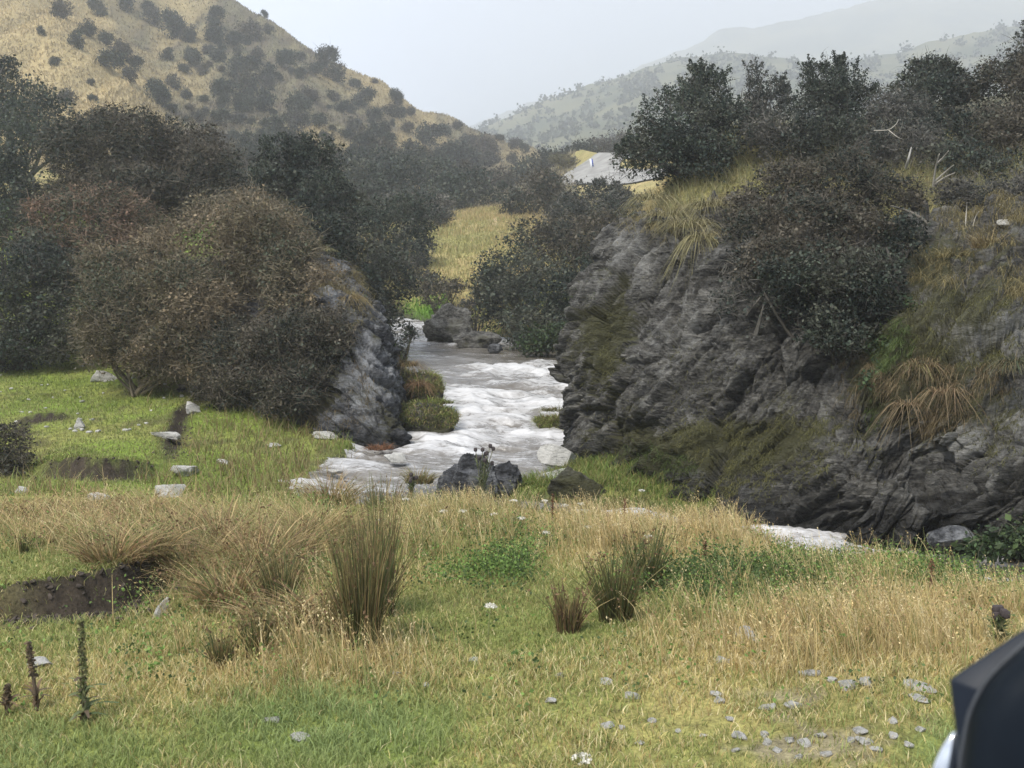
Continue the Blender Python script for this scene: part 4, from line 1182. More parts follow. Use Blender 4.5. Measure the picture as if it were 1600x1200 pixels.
shrub('valley_bush', [(684, 462, 52, 26, 24), (668, 445, 53, 18, 18), (706, 452, 51, 16, 14)], 'darkbrown', 'small dark bush at the foot of the pasture above the green flat', 'shrub', seed=36, leaf=0.1)
shrub('valley_bush', [(765, 470, 43, 22, 30), (735, 490, 43, 22, 26), (718, 500, 43, 16, 14)], 'grey', 'grey scrub growing over the craggy far bank rock', 'shrub', seed=37, leaf=0.09, twig=0.25)
shrub('valley_tree', [(930, 325, 60, 52, 36), (890, 345, 58, 36, 30), (970, 345, 56, 40, 36)], 'grey', 'greyish open bush below the gravel road', 'shrub', seed=38, leaf=0.11, twig=0.2, spiky=0.5)
shrub('valley_tree', [(870, 392, 47, 58, 42), (935, 400, 45, 52, 52), (905, 370, 49, 44, 34)], 'darkbrown', 'wide dusky bush filling the slope behind the cliff end', 'shrub', seed=39, leaf=0.095, twig=0.18)
shrub('valley_tree', [(800, 425, 43, 46, 46), (775, 445, 42, 30, 36), (850, 460, 40, 56, 56), (790, 480, 41, 36, 42), (910, 470, 39, 46, 56), (835, 510, 38, 46, 36), (905, 520, 36, 36, 36)], 'dark', 'large dark green tree leaning over the far river bank', 'tree', seed=40, leaf=0.085, twig=0.08, dens=1.7)
shrub('valley_bush', [(865, 528, 35.5, 36, 26), (840, 540, 35.5, 24, 16)], 'green', 'bright green undershrub at the far water edge', 'shrub', seed=41, leaf=0.085, twig=0.05)
shrub('valley_bush', [(870, 246, 148, 30, 14), (905, 240, 148, 26, 14)], 'dark', 'dark hedge like bush beyond the gravel road', 'shrub', seed=42, leaf=0.25, twig=0.04)
shrub('valley_tree', [(935, 236, 150, 30, 20), (972, 230, 150, 28, 22), (1005, 236, 150, 30, 20)], 'grey', 'bluish grey tree clump beyond the edge post', 'tree', seed=43, leaf=0.25, twig=0.04)
shrub('valley_bush', [(878, 250, 128, 16, 7), (890, 255, 128, 14, 6)], 'olive', 'pale tussock bush on the verge beside the road', 'shrub', seed=44, leaf=0.14, twig=0.4)
shrub('valley_bush', [(580, 265, 110, 44, 30), (545, 285, 100, 36, 34), (610, 255, 115, 30, 22)], 'dark', 'dark bush banked up behind the dense bushy tree', 'shrub', seed=45, leaf=0.2, twig=0.05)
shrub('valley_bush', [(680, 268, 120, 40, 24), (645, 258, 122, 30, 20)], 'dark', 'dark bush on the hill foot above the pasture bushes', 'shrub', seed=46, leaf=0.22, twig=0.05)
shrub('valley_bush', [(650, 380, 62, 30, 30), (636, 410, 58, 24, 34), (670, 345, 80, 30, 20)], 'grey', 'greyish bush edging the pasture above the green flat', 'shrub', seed=47, leaf=0.12, twig=0.1)
shrub('valley_bush', [(770, 283, 130, 30, 20), (735, 278, 125, 30, 18)], 'darkbrown', 'brownish bush on the lowest hillside by the track', 'shrub', seed=48, leaf=0.22, twig=0.05)
# --- the trees over the cliff
shrub('scrub_tree', [(1060, 205, 27, 66, 52), (1020, 248, 27, 48, 38), (1108, 165, 27.8, 46, 42), (1090, 250, 26.4, 60, 36), (1098, 128, 28, 22, 26), (985, 250, 27.5, 26, 26), (1130, 210, 27, 40, 44)],
      'dark', 'dark scrub tree overhanging the road with a spiky top', 'tree', seed=50, twig=0.14, spiky=0.9, leaf=0.055, dens=1.25)
shrub('scrub_tree', [(1195, 195, 28.2, 36, 46), (1180, 150, 28.5, 16, 34), (1225, 240, 26.5, 66, 50), (1218, 160, 28.5, 14, 30)],
      'grey', 'slender topped grey green tree beside the gap in the canopy', 'tree', seed=51, twig=0.2, spiky=1.0, leaf=0.055, dens=1.2)
shrub('scrub_tree', [(1285, 180, 28, 56, 52), (1278, 128, 28.4, 22, 26), (1330, 175, 27.5, 46, 50), (1310, 118, 28.6, 14, 24), (1300, 240, 26, 66, 52)],
      'dark', 'dark tree with feathery upright shoots at mid canopy', 'tree', seed=52, twig=0.14, spiky=1.0, leaf=0.055, dens=1.3)
shrub('scrub_tree', [(1390, 205, 26.5, 60, 52), (1425, 240, 25, 56, 48), (1360, 250, 25, 46, 46)],
      'grey', 'grey lichened tree below the dip of the canopy line', 'tree', seed=53, twig=0.3, spiky=0.5, leaf=0.05, dens=1.3)
shrub('scrub_tree', [(1455, 118, 30.5, 46, 26), (1435, 138, 30.2, 38, 24), (1480, 128, 30.4, 28, 22), (1462, 165, 29, 60, 40)],
      'dark', 'round headed dark tree standing highest behind the grey one', 'tree', seed=54, twig=0.12, spiky=0.4, leaf=0.06, dens=1.5)
shrub('scrub_tree', [(1560, 145, 28, 52, 48), (1620, 140, 28, 60, 60), (1540, 200, 26, 56, 50), (1600, 215, 25, 66, 56), (1690, 160, 27, 60, 80), (1770, 200, 26, 70, 90)],
      'darkbrown', 'big dense tree at the end of the canopy with a flat brownish top', 'tree', seed=55, twig=0.18, leaf=0.055, dens=1.5)
shrub('scrub_tree', [(1606, 75, 29, 16, 26), (1640, 60, 29, 36, 40), (1590, 95, 29, 10, 10)],
      'grey', 'thin twiggy tree top cut by the picture edge', 'tree', seed=56, twig=0.35, spiky=0.8, leaf=0.055, dens=0.7)
shrub('scrub_tree', [(1500, 255, 24, 56, 44), (1475, 215, 26, 46, 46), (1560, 270, 23.5, 46, 36)],
      'dark', 'dark shaded tree behind the bleached bare branches', 'tree', seed=57, twig=0.2, leaf=0.05, dens=1.5)
shrub('scrub_bush', [(1530, 300, 20.5, 52, 36), (1575, 310, 20, 40, 36), (1500, 310, 20.5, 30, 26), (1640, 300, 20, 50, 40)],
      'grey', 'sprawling pale grey bush above the grassy ledges', 'shrub', seed=58, twig=0.4, leaf=0.042, dens=1.1)
shrub('scrub_bush', [(1225, 300, 20.2, 70, 48), (1310, 285, 20, 74, 50), (1385, 310, 20, 52, 46), (1270, 370, 17.6, 84, 64), (1340, 385, 17.3, 68, 64), (1185, 365, 18.2, 50, 54), (1160, 330, 19.8, 34, 36), (1215, 420, 17.0, 60, 50)],
      'darkbrown', 'great rounded bush sprawling over the middle of the cliff top', 'shrub', seed=59, twig=0.24, leaf=0.042, dens=1.6)
shrub('scrub_bush', [(1300, 455, 16.2, 76, 62), (1235, 450, 16.5, 52, 50), (1350, 465, 16.0, 52, 62), (1395, 390, 17.1, 40, 52), (1310, 520, 15.6, 52, 40), (1375, 430, 16.5, 40, 44)],
      'dark', 'dark green foliage drooping down the cliff face below the great bush', 'shrub', seed=60, twig=0.14, leaf=0.042, dens=1.7)
shrub('scrub_bush', [(1160, 420, 17.5, 34, 46), (1140, 470, 17.0, 30, 36), (1190, 480, 16.8, 36, 40)],
      'grey', 'thin grey bush clinging to the cliff beside the dark drooping one', 'shrub', seed=61, twig=0.4, leaf=0.042, dens=0.6)
shrub('fern_bush', [(1395, 545, 15.6, 32, 46), (1372, 600, 15.0, 24, 38), (1420, 500, 16.0, 30, 36)],
      'green', 'green leafy plants running down the crevice of the cliff', 'shrub', seed=62, twig=0.1, leaf=0.045, dens=0.7)
shrub('fern_bush', [(1015, 365, 20.3, 20, 18), (1000, 350, 20.8, 18, 14)], 'dark', 'small black green bush on the very top of the cliff end', 'shrub', seed=63, twig=0.1, leaf=0.045)
shrub('fern_bush', [(1580, 850, 12.2, 36, 18), (1610, 838, 12.4, 36, 26), (1535, 858, 12.2, 20, 10), (1660, 850, 12, 40, 24)], 'green', 'bright green leafy bush by the stream below the cliff', 'shrub', seed=64, twig=0.05, leaf=0.06, dens=1.3, trunk=False)
shrub('overhang_shrub', [(606, 520, 26.5, 14, 26), (622, 545, 26, 12, 18), (596, 480, 27.5, 16, 26), (640, 520, 26.5, 10, 14)], 'dark', 'thin dark branches reaching over the rapids from the outcrop', 'shrub', seed=65, twig=0.3, leaf=0.05, dens=0.9)

# bleached bare branches
def bare(name, segs, Y, label, seed, col=(0.30, 0.28, 0.235), r=0.015):
    g = Geo()
    b = W(segs[0][0][0], segs[0][0][1], Y)
    for s in segs:
        A = np.array([W(px, py, Y + 0.2 * math.sin(i * 2 + seed)) for i, (px, py) in enumerate(s)])
        A = resample(A, 8)
        tube(g, A, np.linspace(r, r * 0.35, 8), np.array(col), 5)
    o = g.build(name, M['bark'], None, b, smooth=True)
    return tag(o, label, 'branch')
bare('bare_branch', [[(1458, 292), (1462, 262), (1468, 240)], [(1458, 286), (1478, 268), (1490, 258)], [(1466, 254), (1474, 246), (1482, 236)], [(1458, 290), (1475, 278), (1492, 270)]], 20.6, 'bleached forked branch sticking out of the dark tree', 1, r=0.024)
bare('bare_branch', [[(1366, 204), (1388, 203), (1400, 194), (1404, 186)], [(1388, 203), (1402, 214), (1412, 218)]], 24.0, 'white curved bare branch in the grey tree', 2)
bare('bare_branch', [[(1416, 262), (1420, 246), (1424, 230)]], 23.0, 'short broken snag with a pale tip', 3, (0.28, 0.27, 0.24), 0.035)
bare('bare_branch', [[(1450, 350), (1430, 335), (1408, 326), (1392, 322)]], 18.2, 'dark crooked branch crossing the edge of the great bush', 4, (0.12, 0.11, 0.09), 0.035)
bare('bare_branch', [[(1508, 360), (1510, 330), (1511, 316)], [(1518, 362), (1524, 340), (1530, 330)]], 18.6, 'thin pale dead stems standing in dry grass above the ledges', 5, r=0.013)
bare('bare_branch', [[(1150, 180), (1157, 160), (1160, 138)], [(1157, 160), (1166, 150), (1172, 136)]], 28.5, 'thin bare stem in the gap between two canopy trees', 6, (0.14, 0.12, 0.10), 0.02)

# --- shrubs dotted over the hillside: six kinds of crown, copied
def hill_kinds():
    out = []
    for k in range(7):
        rng = np.random.default_rng(700 + k)
        lobes = [(np.array((0, 0, 0.75)), (1.0, 0.9, 0.8))]
        for j in range(3 + k % 3):
            a = rng.uniform(0, 6.28); q = rng.uniform(0.3, 0.75)
            lobes.append((np.array((math.cos(a) * q, math.sin(a) * q * 0.8, rng.uniform(0.4, 1.25))), tuple(rng.uniform(0.4, 0.65, 3))))
        g = Geo()
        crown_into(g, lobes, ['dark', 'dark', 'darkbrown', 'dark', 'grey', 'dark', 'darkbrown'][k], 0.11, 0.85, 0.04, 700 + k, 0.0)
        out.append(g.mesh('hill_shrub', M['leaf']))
    return out
KINDS = hill_kinds()
HS = [(64, 49, 10), (85, 97, 8), (108, 152, 14), (146, 155, 8), (143, 130, 6), (246, 148, 22), (290, 148, 10), (199, 10, 13), (154, 17, 12), (101, 17, 20), (230, 7, 14), (236, 27, 18), (270, 47, 17), (294, 57, 14), (337, 51, 20), (337, 27, 14), (385, 51, 20), (371, 64, 14), (422, 47, 10), (413, 22, 7), (469, 57, 10), (260, 84, 14), (297, 84, 16), (189, 74, 18), (175, 98, 18), (202, 118, 16), (209, 98, 14), (135, 44, 16), (118, 64, 16), (165, 61, 14), (405, 84, 18), (449, 98, 16), (469, 88, 12), (511, 98, 14), (523, 115, 16), (415, 115, 18), (378, 111, 20), (344, 105, 10), (354, 145, 20), (375, 182, 20), (344, 186, 14), (388, 132, 18), (415, 162, 18), (466, 172, 20), (483, 148, 16), (496, 189, 16), (469, 196, 16), (425, 199, 14), (520, 148, 14), (530, 165, 14), (435, 118, 10), (314, 108, 14), (287, 108, 10), (327, 78, 10), (469, 115, 12), (574, 113, 7), (608, 125, 8), (628, 132, 9), (584, 127, 6), (555, 130, 12), (668, 149, 5), (619, 152, 16), (614, 172, 14), (650, 159, 12), (673, 165, 11), (695, 169, 10), (722, 172, 7), (744, 184, 7), (732, 189, 6), (763, 197, 5), (547, 165, 16), (567, 159, 14), (635, 199, 12), (695, 206, 11), (716, 199, 8), (584, 186, 14), (597, 202, 14), (587, 216, 12), (668, 219, 16), (760, 229, 22), (781, 216, 7), (807, 226, 10), (719, 250, 24), (763, 250, 14), (648, 243, 20), (577, 243, 18), (614, 250, 16), (540, 209, 14), (732, 225, 12), (820, 236, 6), (800, 250, 10)]
_r = np.random.default_rng(44)
extra = []
for _ in range(900):
    px, py = _r.uniform(120, 800), _r.uniform(60, 345)
    crest = np.interp(px, [360, 480, 600, 700, 770, 830], [0, 70, 135, 182, 212, 243])
    if py < crest + 14: continue
    low = (py - crest) / 130.0
    if _r.random() > np.clip(low * 0.8, 0.10, 1): continue
    if px < 260 and py < 185: continue
    if px > 690 and py > 262: continue
    if min(math.hypot(px - a, py - b) for a, b, c in HS + extra) < 13: continue
    extra.append((px, py, _r.uniform(5, 13) + 5 * (py > 215)))
    if len(extra) > 195: break
def hill_region(px, py, r):
    crest = np.interp(px, [360, 480, 600, 700, 770, 830], [0, 70, 135, 182, 212, 243])
    if (200 - px) * 0.72 + (py - 80) * 0.45 > 0 and px < 200: return ('small dark shrub standing alone on the smooth golden spur', 'shrubs on the golden spur')
    if py < crest + 16: return ('little dark shrub standing along the skyline of the hill', 'shrubs along the hill skyline')
    if px < 330 and py < 130: return ('dark shrub in the rocky gully beside the golden spur', 'shrubs in the gully by the golden spur')
    if px < 450 and py < 140: return ('dark shrub on the high middle slope under the skyline', 'shrubs on the high middle slope')
    if py > 225: return ('large dark shrub crowded along the shaded hill foot', 'shrubs along the hill foot')
    if px > 640: return ('dark shrub on the tapering end of the hillside', 'shrubs on the tapering hill end')
    if px > 530: return ('dark shrub on the olive slope above the dark thicket', 'shrubs above the dark thicket')
    return ('dark shrub on the mid slope behind the broad brownish bushes', 'shrubs on the mid slope')
ALLH = HS + extra
SEAT = hits([(a, min(b + c * 0.75, b + 16)) for a, b, c in ALLH], 70, 300, 700)
for i, ((px, py, r), p) in enumerate(zip(ALLH, SEAT)):
    o = bpy.data.objects.new('hill_shrub', KINDS[i % 7])
    COL.objects.link(o)
    s = pxm(r, p[1]) * (0.90 if py < 215 else 1.05) * _r.uniform(0.72, 1.32)
    o.location = (float(p[0]), float(p[1]), float(p[2] - 0.12 * s))
    o.scale = (s, s, s * _r.uniform(0.95, 1.4))
    o.rotation_euler = (0, 0, _r.uniform(0, 6.28))
    lab, grp = hill_region(px, py, r)
    tag(o, lab, 'shrub', grp)
# far scrub on the misty hill reads as one mass
def far_scrub():
    rng = np.random.default_rng(9)
    g = Geo()
    P0 = FARH[0]
    n = 1500
    ii = rng.integers(2, int(P0.shape[0] * 0.74), n); jj = rng.integers(4, 200, n)
    cen = P0[ii, jj]
    m = 26
    s = rng.uniform(1.2, 3.6, n) * 1.3
    Q = np.repeat(cen, m, 0) + rng.normal(size=(n * m, 3)) * np.repeat(s, m)[:, None] * 0.55 + np.array((0, 0, 1.0))
    L_ = np.repeat(s, m) * 0.7
    quads(g, Q, L_, L_ * 0.8, np.tile(np.array((0.045, 0.055, 0.035)), (n * m, 1)) * rng.uniform(0.6, 1.3, (n * m, 1)), rng)
    tag(g.build('scrub', M['leaf']), 'scattered scrub on the misty far hill', 'scrub', kind='stuff')
far_scrub()
# ------------------------------------------------------------------ the near meadow
def scatter(n, y0, y1, u0, u1, rng, pw=1.0):
    t = rng.random(n)
    Y = (y0 ** (1 + pw) + (y1 ** (1 + pw) - y0 ** (1 + pw)) * t) ** (1 / (1 + pw)) if pw != -1 else y0 * (y1 / y0) ** t
    U = rng.uniform(u0, u1, n)
    if u1 - u0 > 1.1:                       # thinner beyond the sides of the view
        k = rng.random(n) < 0.16
        U = np.where(k, np.sign(U) * rng.uniform(u1, 1.15, n), U)
    X = U * Y
    return X, Y
def ground_pts(X, Y, bank=0.12):
    Z, so = gheight(X, Y)
    d, lev, _, _ = river(X, Y)
    return np.stack([X, Y, Z], -1), so, d
def meadow_short():
    rng = np.random.default_rng(1000)
    X, Y = scatter(380000, 3.6, 14.0, -0.58, 0.58, rng, -0.1)
    P, so, d = ground_pts(X, Y)
    straw, tall, px, py = meadow_zone(X, Y, P[:, 2])
    bare = np.clip(1.15 * G2(px, py, 1240, 1140, 330, 80), 0, 1) * (fbm(xy0(X, Y) * 3.0, 3, 77) > -0.3)
    k = (d > 0.15) & (rng.random(len(X)) > so * 0.93) & (rng.random(len(X)) > bare * 0.75)
    P, straw, px, py, X, Y = P[k], straw[k], px[k], py[k], X[k], Y[k]
    n = len(P)
    c = fbm(xy0(X, Y) * 5.0, 3, 62)
    lush = np.clip(G2(px, py, 520, 1140, 190, 75) + G2(px, py, 1480, 1170, 80, 40) + 0.7 * G2(px, py, 60, 1180, 200, 50), 0, 1)
    h = rng.uniform(0.035, 0.10, n) * (1 + 0.7 * c) * (1 + 0.6 * lush) * (0.6 + 0.5 * straw)
    isst = rng.random(n) < np.clip(straw * 0.95 + 0.08 - 0.3 * lush, 0.03, 0.95)
    v = rng.uniform(0.7, 1.3, (n, 1))
    gcol = np.where((rng.random(n) < 0.35)[:, None], np.array((0.34, 0.34, 0.125)), np.array((0.24, 0.285, 0.09)))
    gcol = gcol * (1 - lush[:, None]) + np.array((0.26, 0.33, 0.125)) * lush[:, None]
    scol = np.where((rng.random(n) < 0.35)[:, None], PALE, np.where((rng.random(n) < 0.25)[:, None], np.array((0.40, 0.28, 0.12)), STRAW))
    cc = np.where(isst[:, None], scol, gcol) * v
    g = Geo()
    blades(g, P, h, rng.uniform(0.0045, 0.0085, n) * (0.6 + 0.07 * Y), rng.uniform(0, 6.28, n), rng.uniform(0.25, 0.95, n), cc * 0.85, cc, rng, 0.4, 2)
    tag(g.build('meadow_grass', M['grass']), 'short green and straw coloured meadow grass', 'grass', kind='stuff')
def meadow_tall():
    rng = np.random.default_rng(1010)
    X, Y = scatter(280000, 4.2, 14.4, -0.58, 0.58, rng, 0.2)
    # stems stand in tufts
    X += 0.09 * fbm(xy0(X, Y) * 6, 2, 201) * 1.5; Y += 0.09 * fbm(xy0(X, Y) * 6, 2, 202) * 1.5
    P, so, d = ground_pts(X, Y)
    straw, tall, px, py = meadow_zone(X, Y, P[:, 2])
    tuft = np.clip(0.55 + 1.1 * fbm(xy0(X, Y) * 2.2, 3, 203), 0, 1.3)
    k = (d > 0.1) & (rng.random(len(X)) < tall * tuft * 0.85) & (so < 0.4)
    P, straw, tall, px, py, tuft = P[k], straw[k], tall[k], px[k], py[k], tuft[k]
    n = len(P)
    arch = np.clip(G2(px, py, 330, 890, 260, 95) + G2(px, py, 60, 830, 230, 45), 0, 1)
    far_edge = G2(px, py, 950, 815, 500, 32)
    h = rng.uniform(0.18, 0.46, n) * (0.55 + 0.5 * tuft) * (1 + 0.2 * arch)
    gmix = rng.random(n)
    mid = np.clip(1.2 - straw + 0.35 * G2(px, py, 420, 880, 170, 70), 0.12, 0.75)
    isg = gmix < mid * 0.55
    v = rng.uniform(0.7, 1.3, (n, 1))
    gold = np.where((rng.random(n) < 0.45)[:, None], np.array((0.68, 0.57, 0.33)), np.array((0.58, 0.45, 0.21)))
    brn = np.array((0.38, 0.25, 0.135))
    isb = rng.random(n) < 0.12 + 0.42 * arch
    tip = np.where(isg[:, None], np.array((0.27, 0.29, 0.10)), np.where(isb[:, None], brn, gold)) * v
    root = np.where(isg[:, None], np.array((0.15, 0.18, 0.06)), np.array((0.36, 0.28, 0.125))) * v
    ang = np.where(rng.random(n) < 0.65, rng.normal(2.7, 0.9, n), rng.uniform(0, 6.28, n))
    bend = np.clip(rng.uniform(0.12, 0.55, n) + arch * rng.uniform(0.1, 0.6, n), 0, 1.05)
    w = rng.uniform(0.004, 0.008, n) * (0.55 + 0.06 * P[:, 1])
    g = Geo()
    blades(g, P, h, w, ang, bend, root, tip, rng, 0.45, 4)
    # seed heads
    q = rng.random(n) < 0.38 * (1 - 0.4 * isg)
    hq, bq, aq = h[q], bend[q], ang[q]
    T = P[q] + np.stack([np.cos(aq) * hq * bq, np.sin(aq) * hq * bq, hq * (1 - 0.45 * bq)], 1)
    for s in range(5):
        t = 1 - 0.055 * s
        T = P[q] + np.stack([np.cos(aq) * hq * bq * t ** 1.7, np.sin(aq) * hq * bq * t ** 1.7, hq * (t - 0.45 * bq * t * t)], 1)
        T = T + rng.normal(size=T.shape) * 0.010
        L_ = rng.uniform(0.012, 0.026, len(T))
        quads(g, T, L_, L_ * 0.40, tip[q] * rng.uniform(0.65, 1.05, (len(T), 1)), rng, axis=np.stack([np.cos(aq) * 0.6, np.sin(aq) * 0.6, np.ones(len(T)) * 0.6], 1))
    tag(g.build('tall_grass', M['grass']), 'tall golden seeding grass along the near river bank', 'grass', kind='stuff')
def herbs():
    rng = np.random.default_rng(1020)
    X, Y = scatter(65000, 5.5, 14.0, -0.55, 0.58, rng, 0.3)
    P, so, d = ground_pts(X, Y)
    px, py = proj(P)
    cl = np.clip(0.4 + 1.3 * fbm(xy0(X, Y) * 2.0, 3, 210), 0, 1)
    m = 0.9 * G2(px, py, 765, 868, 100, 40) + 0.9 * G2(px, py, 1150, 915, 175, 34) + 0.8 * G2(px, py, 1290, 905, 70, 50) + 0.6 * G2(px, py, 790, 915, 80, 20) + 0.6 * G2(px, py, 1240, 835, 60, 20) + 0.5 * G2(px, py, 1500, 900, 120, 30) + 0.22 * G2(px, py, 330, 900, 180, 70) + 0.35 * G2(px, py, 570, 790, 150, 25) + 0.025
    k = (d > 0.1) & (rng.random(len(X)) < m * cl)
    P, px, py = P[k], px[k], py[k]
    n = len(P)
    dark = G2(px, py, 1120, 915, 130, 34)
    m_ = 13
    c = np.where((rng.random(n) < 0.4 + 0.5 * dark)[:, None], np.array((0.075, 0.115, 0.038)), np.array((0.15, 0.24, 0.06)))
    hh = np.repeat(rng.uniform(0.04, 0.26, n), m_) * rng.random(n * m_) ** 0.6
    Q = np.repeat(P, m_, 0) + rng.normal(size=(n * m_, 3)) * np.array((0.055, 0.055, 0.01))
    Q[:, 2] += hh
    L_ = rng.uniform(0.014, 0.036, n * m_)
    g = Geo()
    quads(g, Q, L_, L_ * 0.7, np.repeat(c, m_, 0) * rng.uniform(0.6, 1.4, (n * m_, 1)), rng, up=0.4)
    tag(g.build('ground_cover', M['grass']), 'leafy green weeds and brambles among the meadow grass', 'weeds', kind='stuff')
meadow_short(); meadow_tall(); herbs()

# grass of the bank across the water, of the valley flat and the pasture
def bank_grass():
    rng = np.random.default_rng(1030)
    g = Geo()
    X, Y = scatter(135000, 14.2, 32, -0.85, 0.12, rng, 0.2)
    P, so, d = ground_pts(X, Y)
    px, py = proj(P)
    k = (d > 0.1) & (rng.random(len(X)) > so * 0.9) & (px < 720)
    P, px, py = P[k], px[k], py[k]; n = len(P)
    nn = fbm(P * 1.2, 3, 220)
    rough = np.clip(G2(px, py, 400, 670, 120, 80) + G2(px, py, 480, 730, 120, 35) + 0.6 * G2(px, py, 200, 770, 220, 30), 0, 1)
    tuf = rng.random(n) < rough * np.clip(0.3 + nn, 0, 1)
    h = np.where(tuf, rng.uniform(0.15, 0.42, n), rng.uniform(0.03, 0.09, n) * (1 + 0.6 * nn))
    c = np.where((rng.random(n) < np.clip(0.45 + nn, 0, 1))[:, None], np.array((0.205, 0.255, 0.068)), np.array((0.28, 0.28, 0.11)))
    c = np.where((tuf & (rng.random(n) < 0.6))[:, None], np.array((0.26, 0.20, 0.095)), c) * rng.uniform(0.75, 1.25, (n, 1))
    blades(g, P, h, rng.uniform(0.012, 0.022, n), rng.uniform(0, 6.28, n), rng.uniform(0.2, 0.8, n), c * 0.85, c, rng, 0.4, 2)
    tag(g.build('bank_grass', M['grass']), 'close green turf on the bank across the river', 'grass', kind='stuff')
    g = Geo()
    X, Y = scatter(30000, 13.5, 19.5, 0.0, 0.35, rng, 0.2)
    P, so, d = ground_pts(X, Y)
    k = d > 0.1; P = P[k]; n = len(P)
    c = np.where((rng.random(n) < 0.6)[:, None], np.array((0.14, 0.20, 0.045)), np.array((0.24, 0.22, 0.08))) * rng.uniform(0.7, 1.3, (n, 1))
    blades(g, P, rng.uniform(0.06, 0.25, n), rng.uniform(0.011, 0.018, n), rng.uniform(0, 6.28, n), rng.uniform(0.2, 0.9, n), c * 0.8, c, rng, 0.4, 3)
    tag(g.build('bar_grass', M['grass']), 'green grass on the strip below the cliff', 'grass', kind='stuff')
    g = Geo()
    X, Y = scatter(60000, 34, 95, -0.14, 0.16, rng, 0.0)
    P, so, d = ground_pts(X, Y)
    px, py = proj(P)
    k = d > 0.2; P, px, py = P[k], px[k], py[k]; n = len(P)
    flat = (P[:, 1] < 58) & (px < 700)
    nn = fbm(P * 0.5, 3, 222)
    c = np.where((rng.random(n) < np.clip(0.5 + 1.2 * nn - 0.5 * G2(px, py, 720, 378, 90, 22), 0, 1))[:, None], np.array((0.44, 0.35, 0.175)), np.array((0.28, 0.27, 0.11)))
    c = np.where(flat[:, None], np.array((0.13, 0.24, 0.035)), c) * rng.uniform(0.75, 1.25, (n, 1))
    blades(g, P, rng.uniform(0.12, 0.45, n) * (1 + nn), rng.uniform(0.04, 0.07, n), rng.uniform(0, 6.28, n), rng.uniform(0.1, 0.7, n), c, c, rng, 0.4, 2)
    tag(g.build('pasture_grass', M['grass']), 'dry golden grass on the pasture beyond the river', 'grass', kind='stuff')
    g = Geo()
    X, Y = scatter(90000, 90, 260, -0.60, 0.06, rng, -0.3)
    P, so, d = ground_pts(X, Y)
    px, py = proj(P)
    k = (py > -60) & (py < 330); P, px, py = P[k], px[k], py[k]; n = len(P)
    nn = fbm(np.stack([P[:, 0] * 0.3, P[:, 1] * 0.06, 0 * px], -1), 3, 224)
    spur = (200 - px) * 0.72 + (py - 80) * 0.45 > 0
    c = hill_col(P[:, 0], P[:, 1], px, py) * rng.uniform(0.65, 1.4, (n, 1))
    blades(g, P, rng.uniform(0.25, 0.7, n), rng.uniform(0.16, 0.32, n), rng.uniform(0, 6.28, n), rng.uniform(0.2, 0.9, n), c, c, rng, 0.4, 2)
    tag(g.build('hill_grass', M['grass']), 'golden tussock grass covering the hillside', 'grass', kind='stuff')
bank_grass()

# ------------------------------------------------------------------ grass hanging on the cliff and the outcrop
def scarp_fringe():
    rng = np.random.default_rng(1050)
    g = Geo()
    X, Y = scatter(60000, 7.0, 26, -0.62, -0.15, rng, 0.0)
    P, so, dd_ = ground_pts(X, Y)
    m_ = np.zeros(len(X))
    for pts, hgt, dec in SCARPS[:3]:
        d, t = seg_step(X, Y, pts)
        m_ = np.maximum(m_, np.exp(-((d - 0.20) / 0.07) ** 2) * (t > 0.02) * (t < 0.98))
    k = rng.random(len(X)) < m_
    P = P[k]; n = len(P)
    c = np.where((rng.random(n) < 0.5)[:, None], np.array((0.20, 0.24, 0.06)), np.array((0.36, 0.30, 0.13))) * rng.uniform(0.7, 1.3, (n, 1))
    blades(g, P, rng.uniform(0.08, 0.26, n), rng.uniform(0.008, 0.014, n), rng.normal(-1.2, 0.7, n), rng.uniform(0.5, 1.0, n), c * 0.8, c, rng, 1.1, 4)
    tag(g.build('overhanging_grass', M['grass']), 'grass fringe hanging over the eroded turf edges', 'grass', kind='stuff')
scarp_fringe()
def face_grass(name, S, N_, zones, label, seed, n=60000):
    rng = np.random.default_rng(seed)
    Pf = S.reshape(-1, 3); Nf = N_.reshape(-1, 3)
    i = rng.integers(0, len(Pf), n)
    P, Nn = Pf[i] + rng.normal(size=(n, 3)) * 0.02, Nf[i]
    px, py = proj(P)
    m = np.zeros(n); kind = np.zeros(n)
    for cx, cy, rx, ry, w, kd in zones:
        q = w * G2(px, py, cx, cy, rx, ry)
        kind = np.where(q > m, kd, kind); m = np.maximum(m, q)
    cl = np.clip(0.35 + 1.3 * fbm(P * 2.2, 3, seed), 0, 1)
    k = rng.random(n) < m * cl
    P, Nn, kind = P[k], Nn[k], kind[k]; n = len(P)
    pal = np.array([(0.16, 0.155, 0.06), (0.27, 0.225, 0.105), (0.10, 0.135, 0.042), (0.20, 0.155, 0.085)])
    c = pal[kind.astype(int)] * rng.uniform(0.65, 1.35, (n, 1))
    hgt = np.array([0.16, 0.42, 0.20, 0.32])[kind.astype(int)] * rng.uniform(0.5, 1.2, n)
    ang = np.arctan2(Nn[:, 1], Nn[:, 0]) + rng.normal(size=n) * 0.6
    bend = np.array([0.7, 0.75, 0.7, 0.6])[kind.astype(int)] * rng.uniform(0.6, 1.2, n)
    droop = np.where(kind == 0, 1.6, np.where(kind == 3, 2.2, 1.5))
    g = Geo()
    blades(g, P, hgt, rng.uniform(0.006, 0.012, n), ang, bend, c * 0.8, c, rng, droop, 4)
    tag(g.build(name, M['grass']), label, 'grass', kind='stuff')
sgn = -1.0 if (CLIFF_N[..., 1] > 0).mean() > 0.5 else 1.0
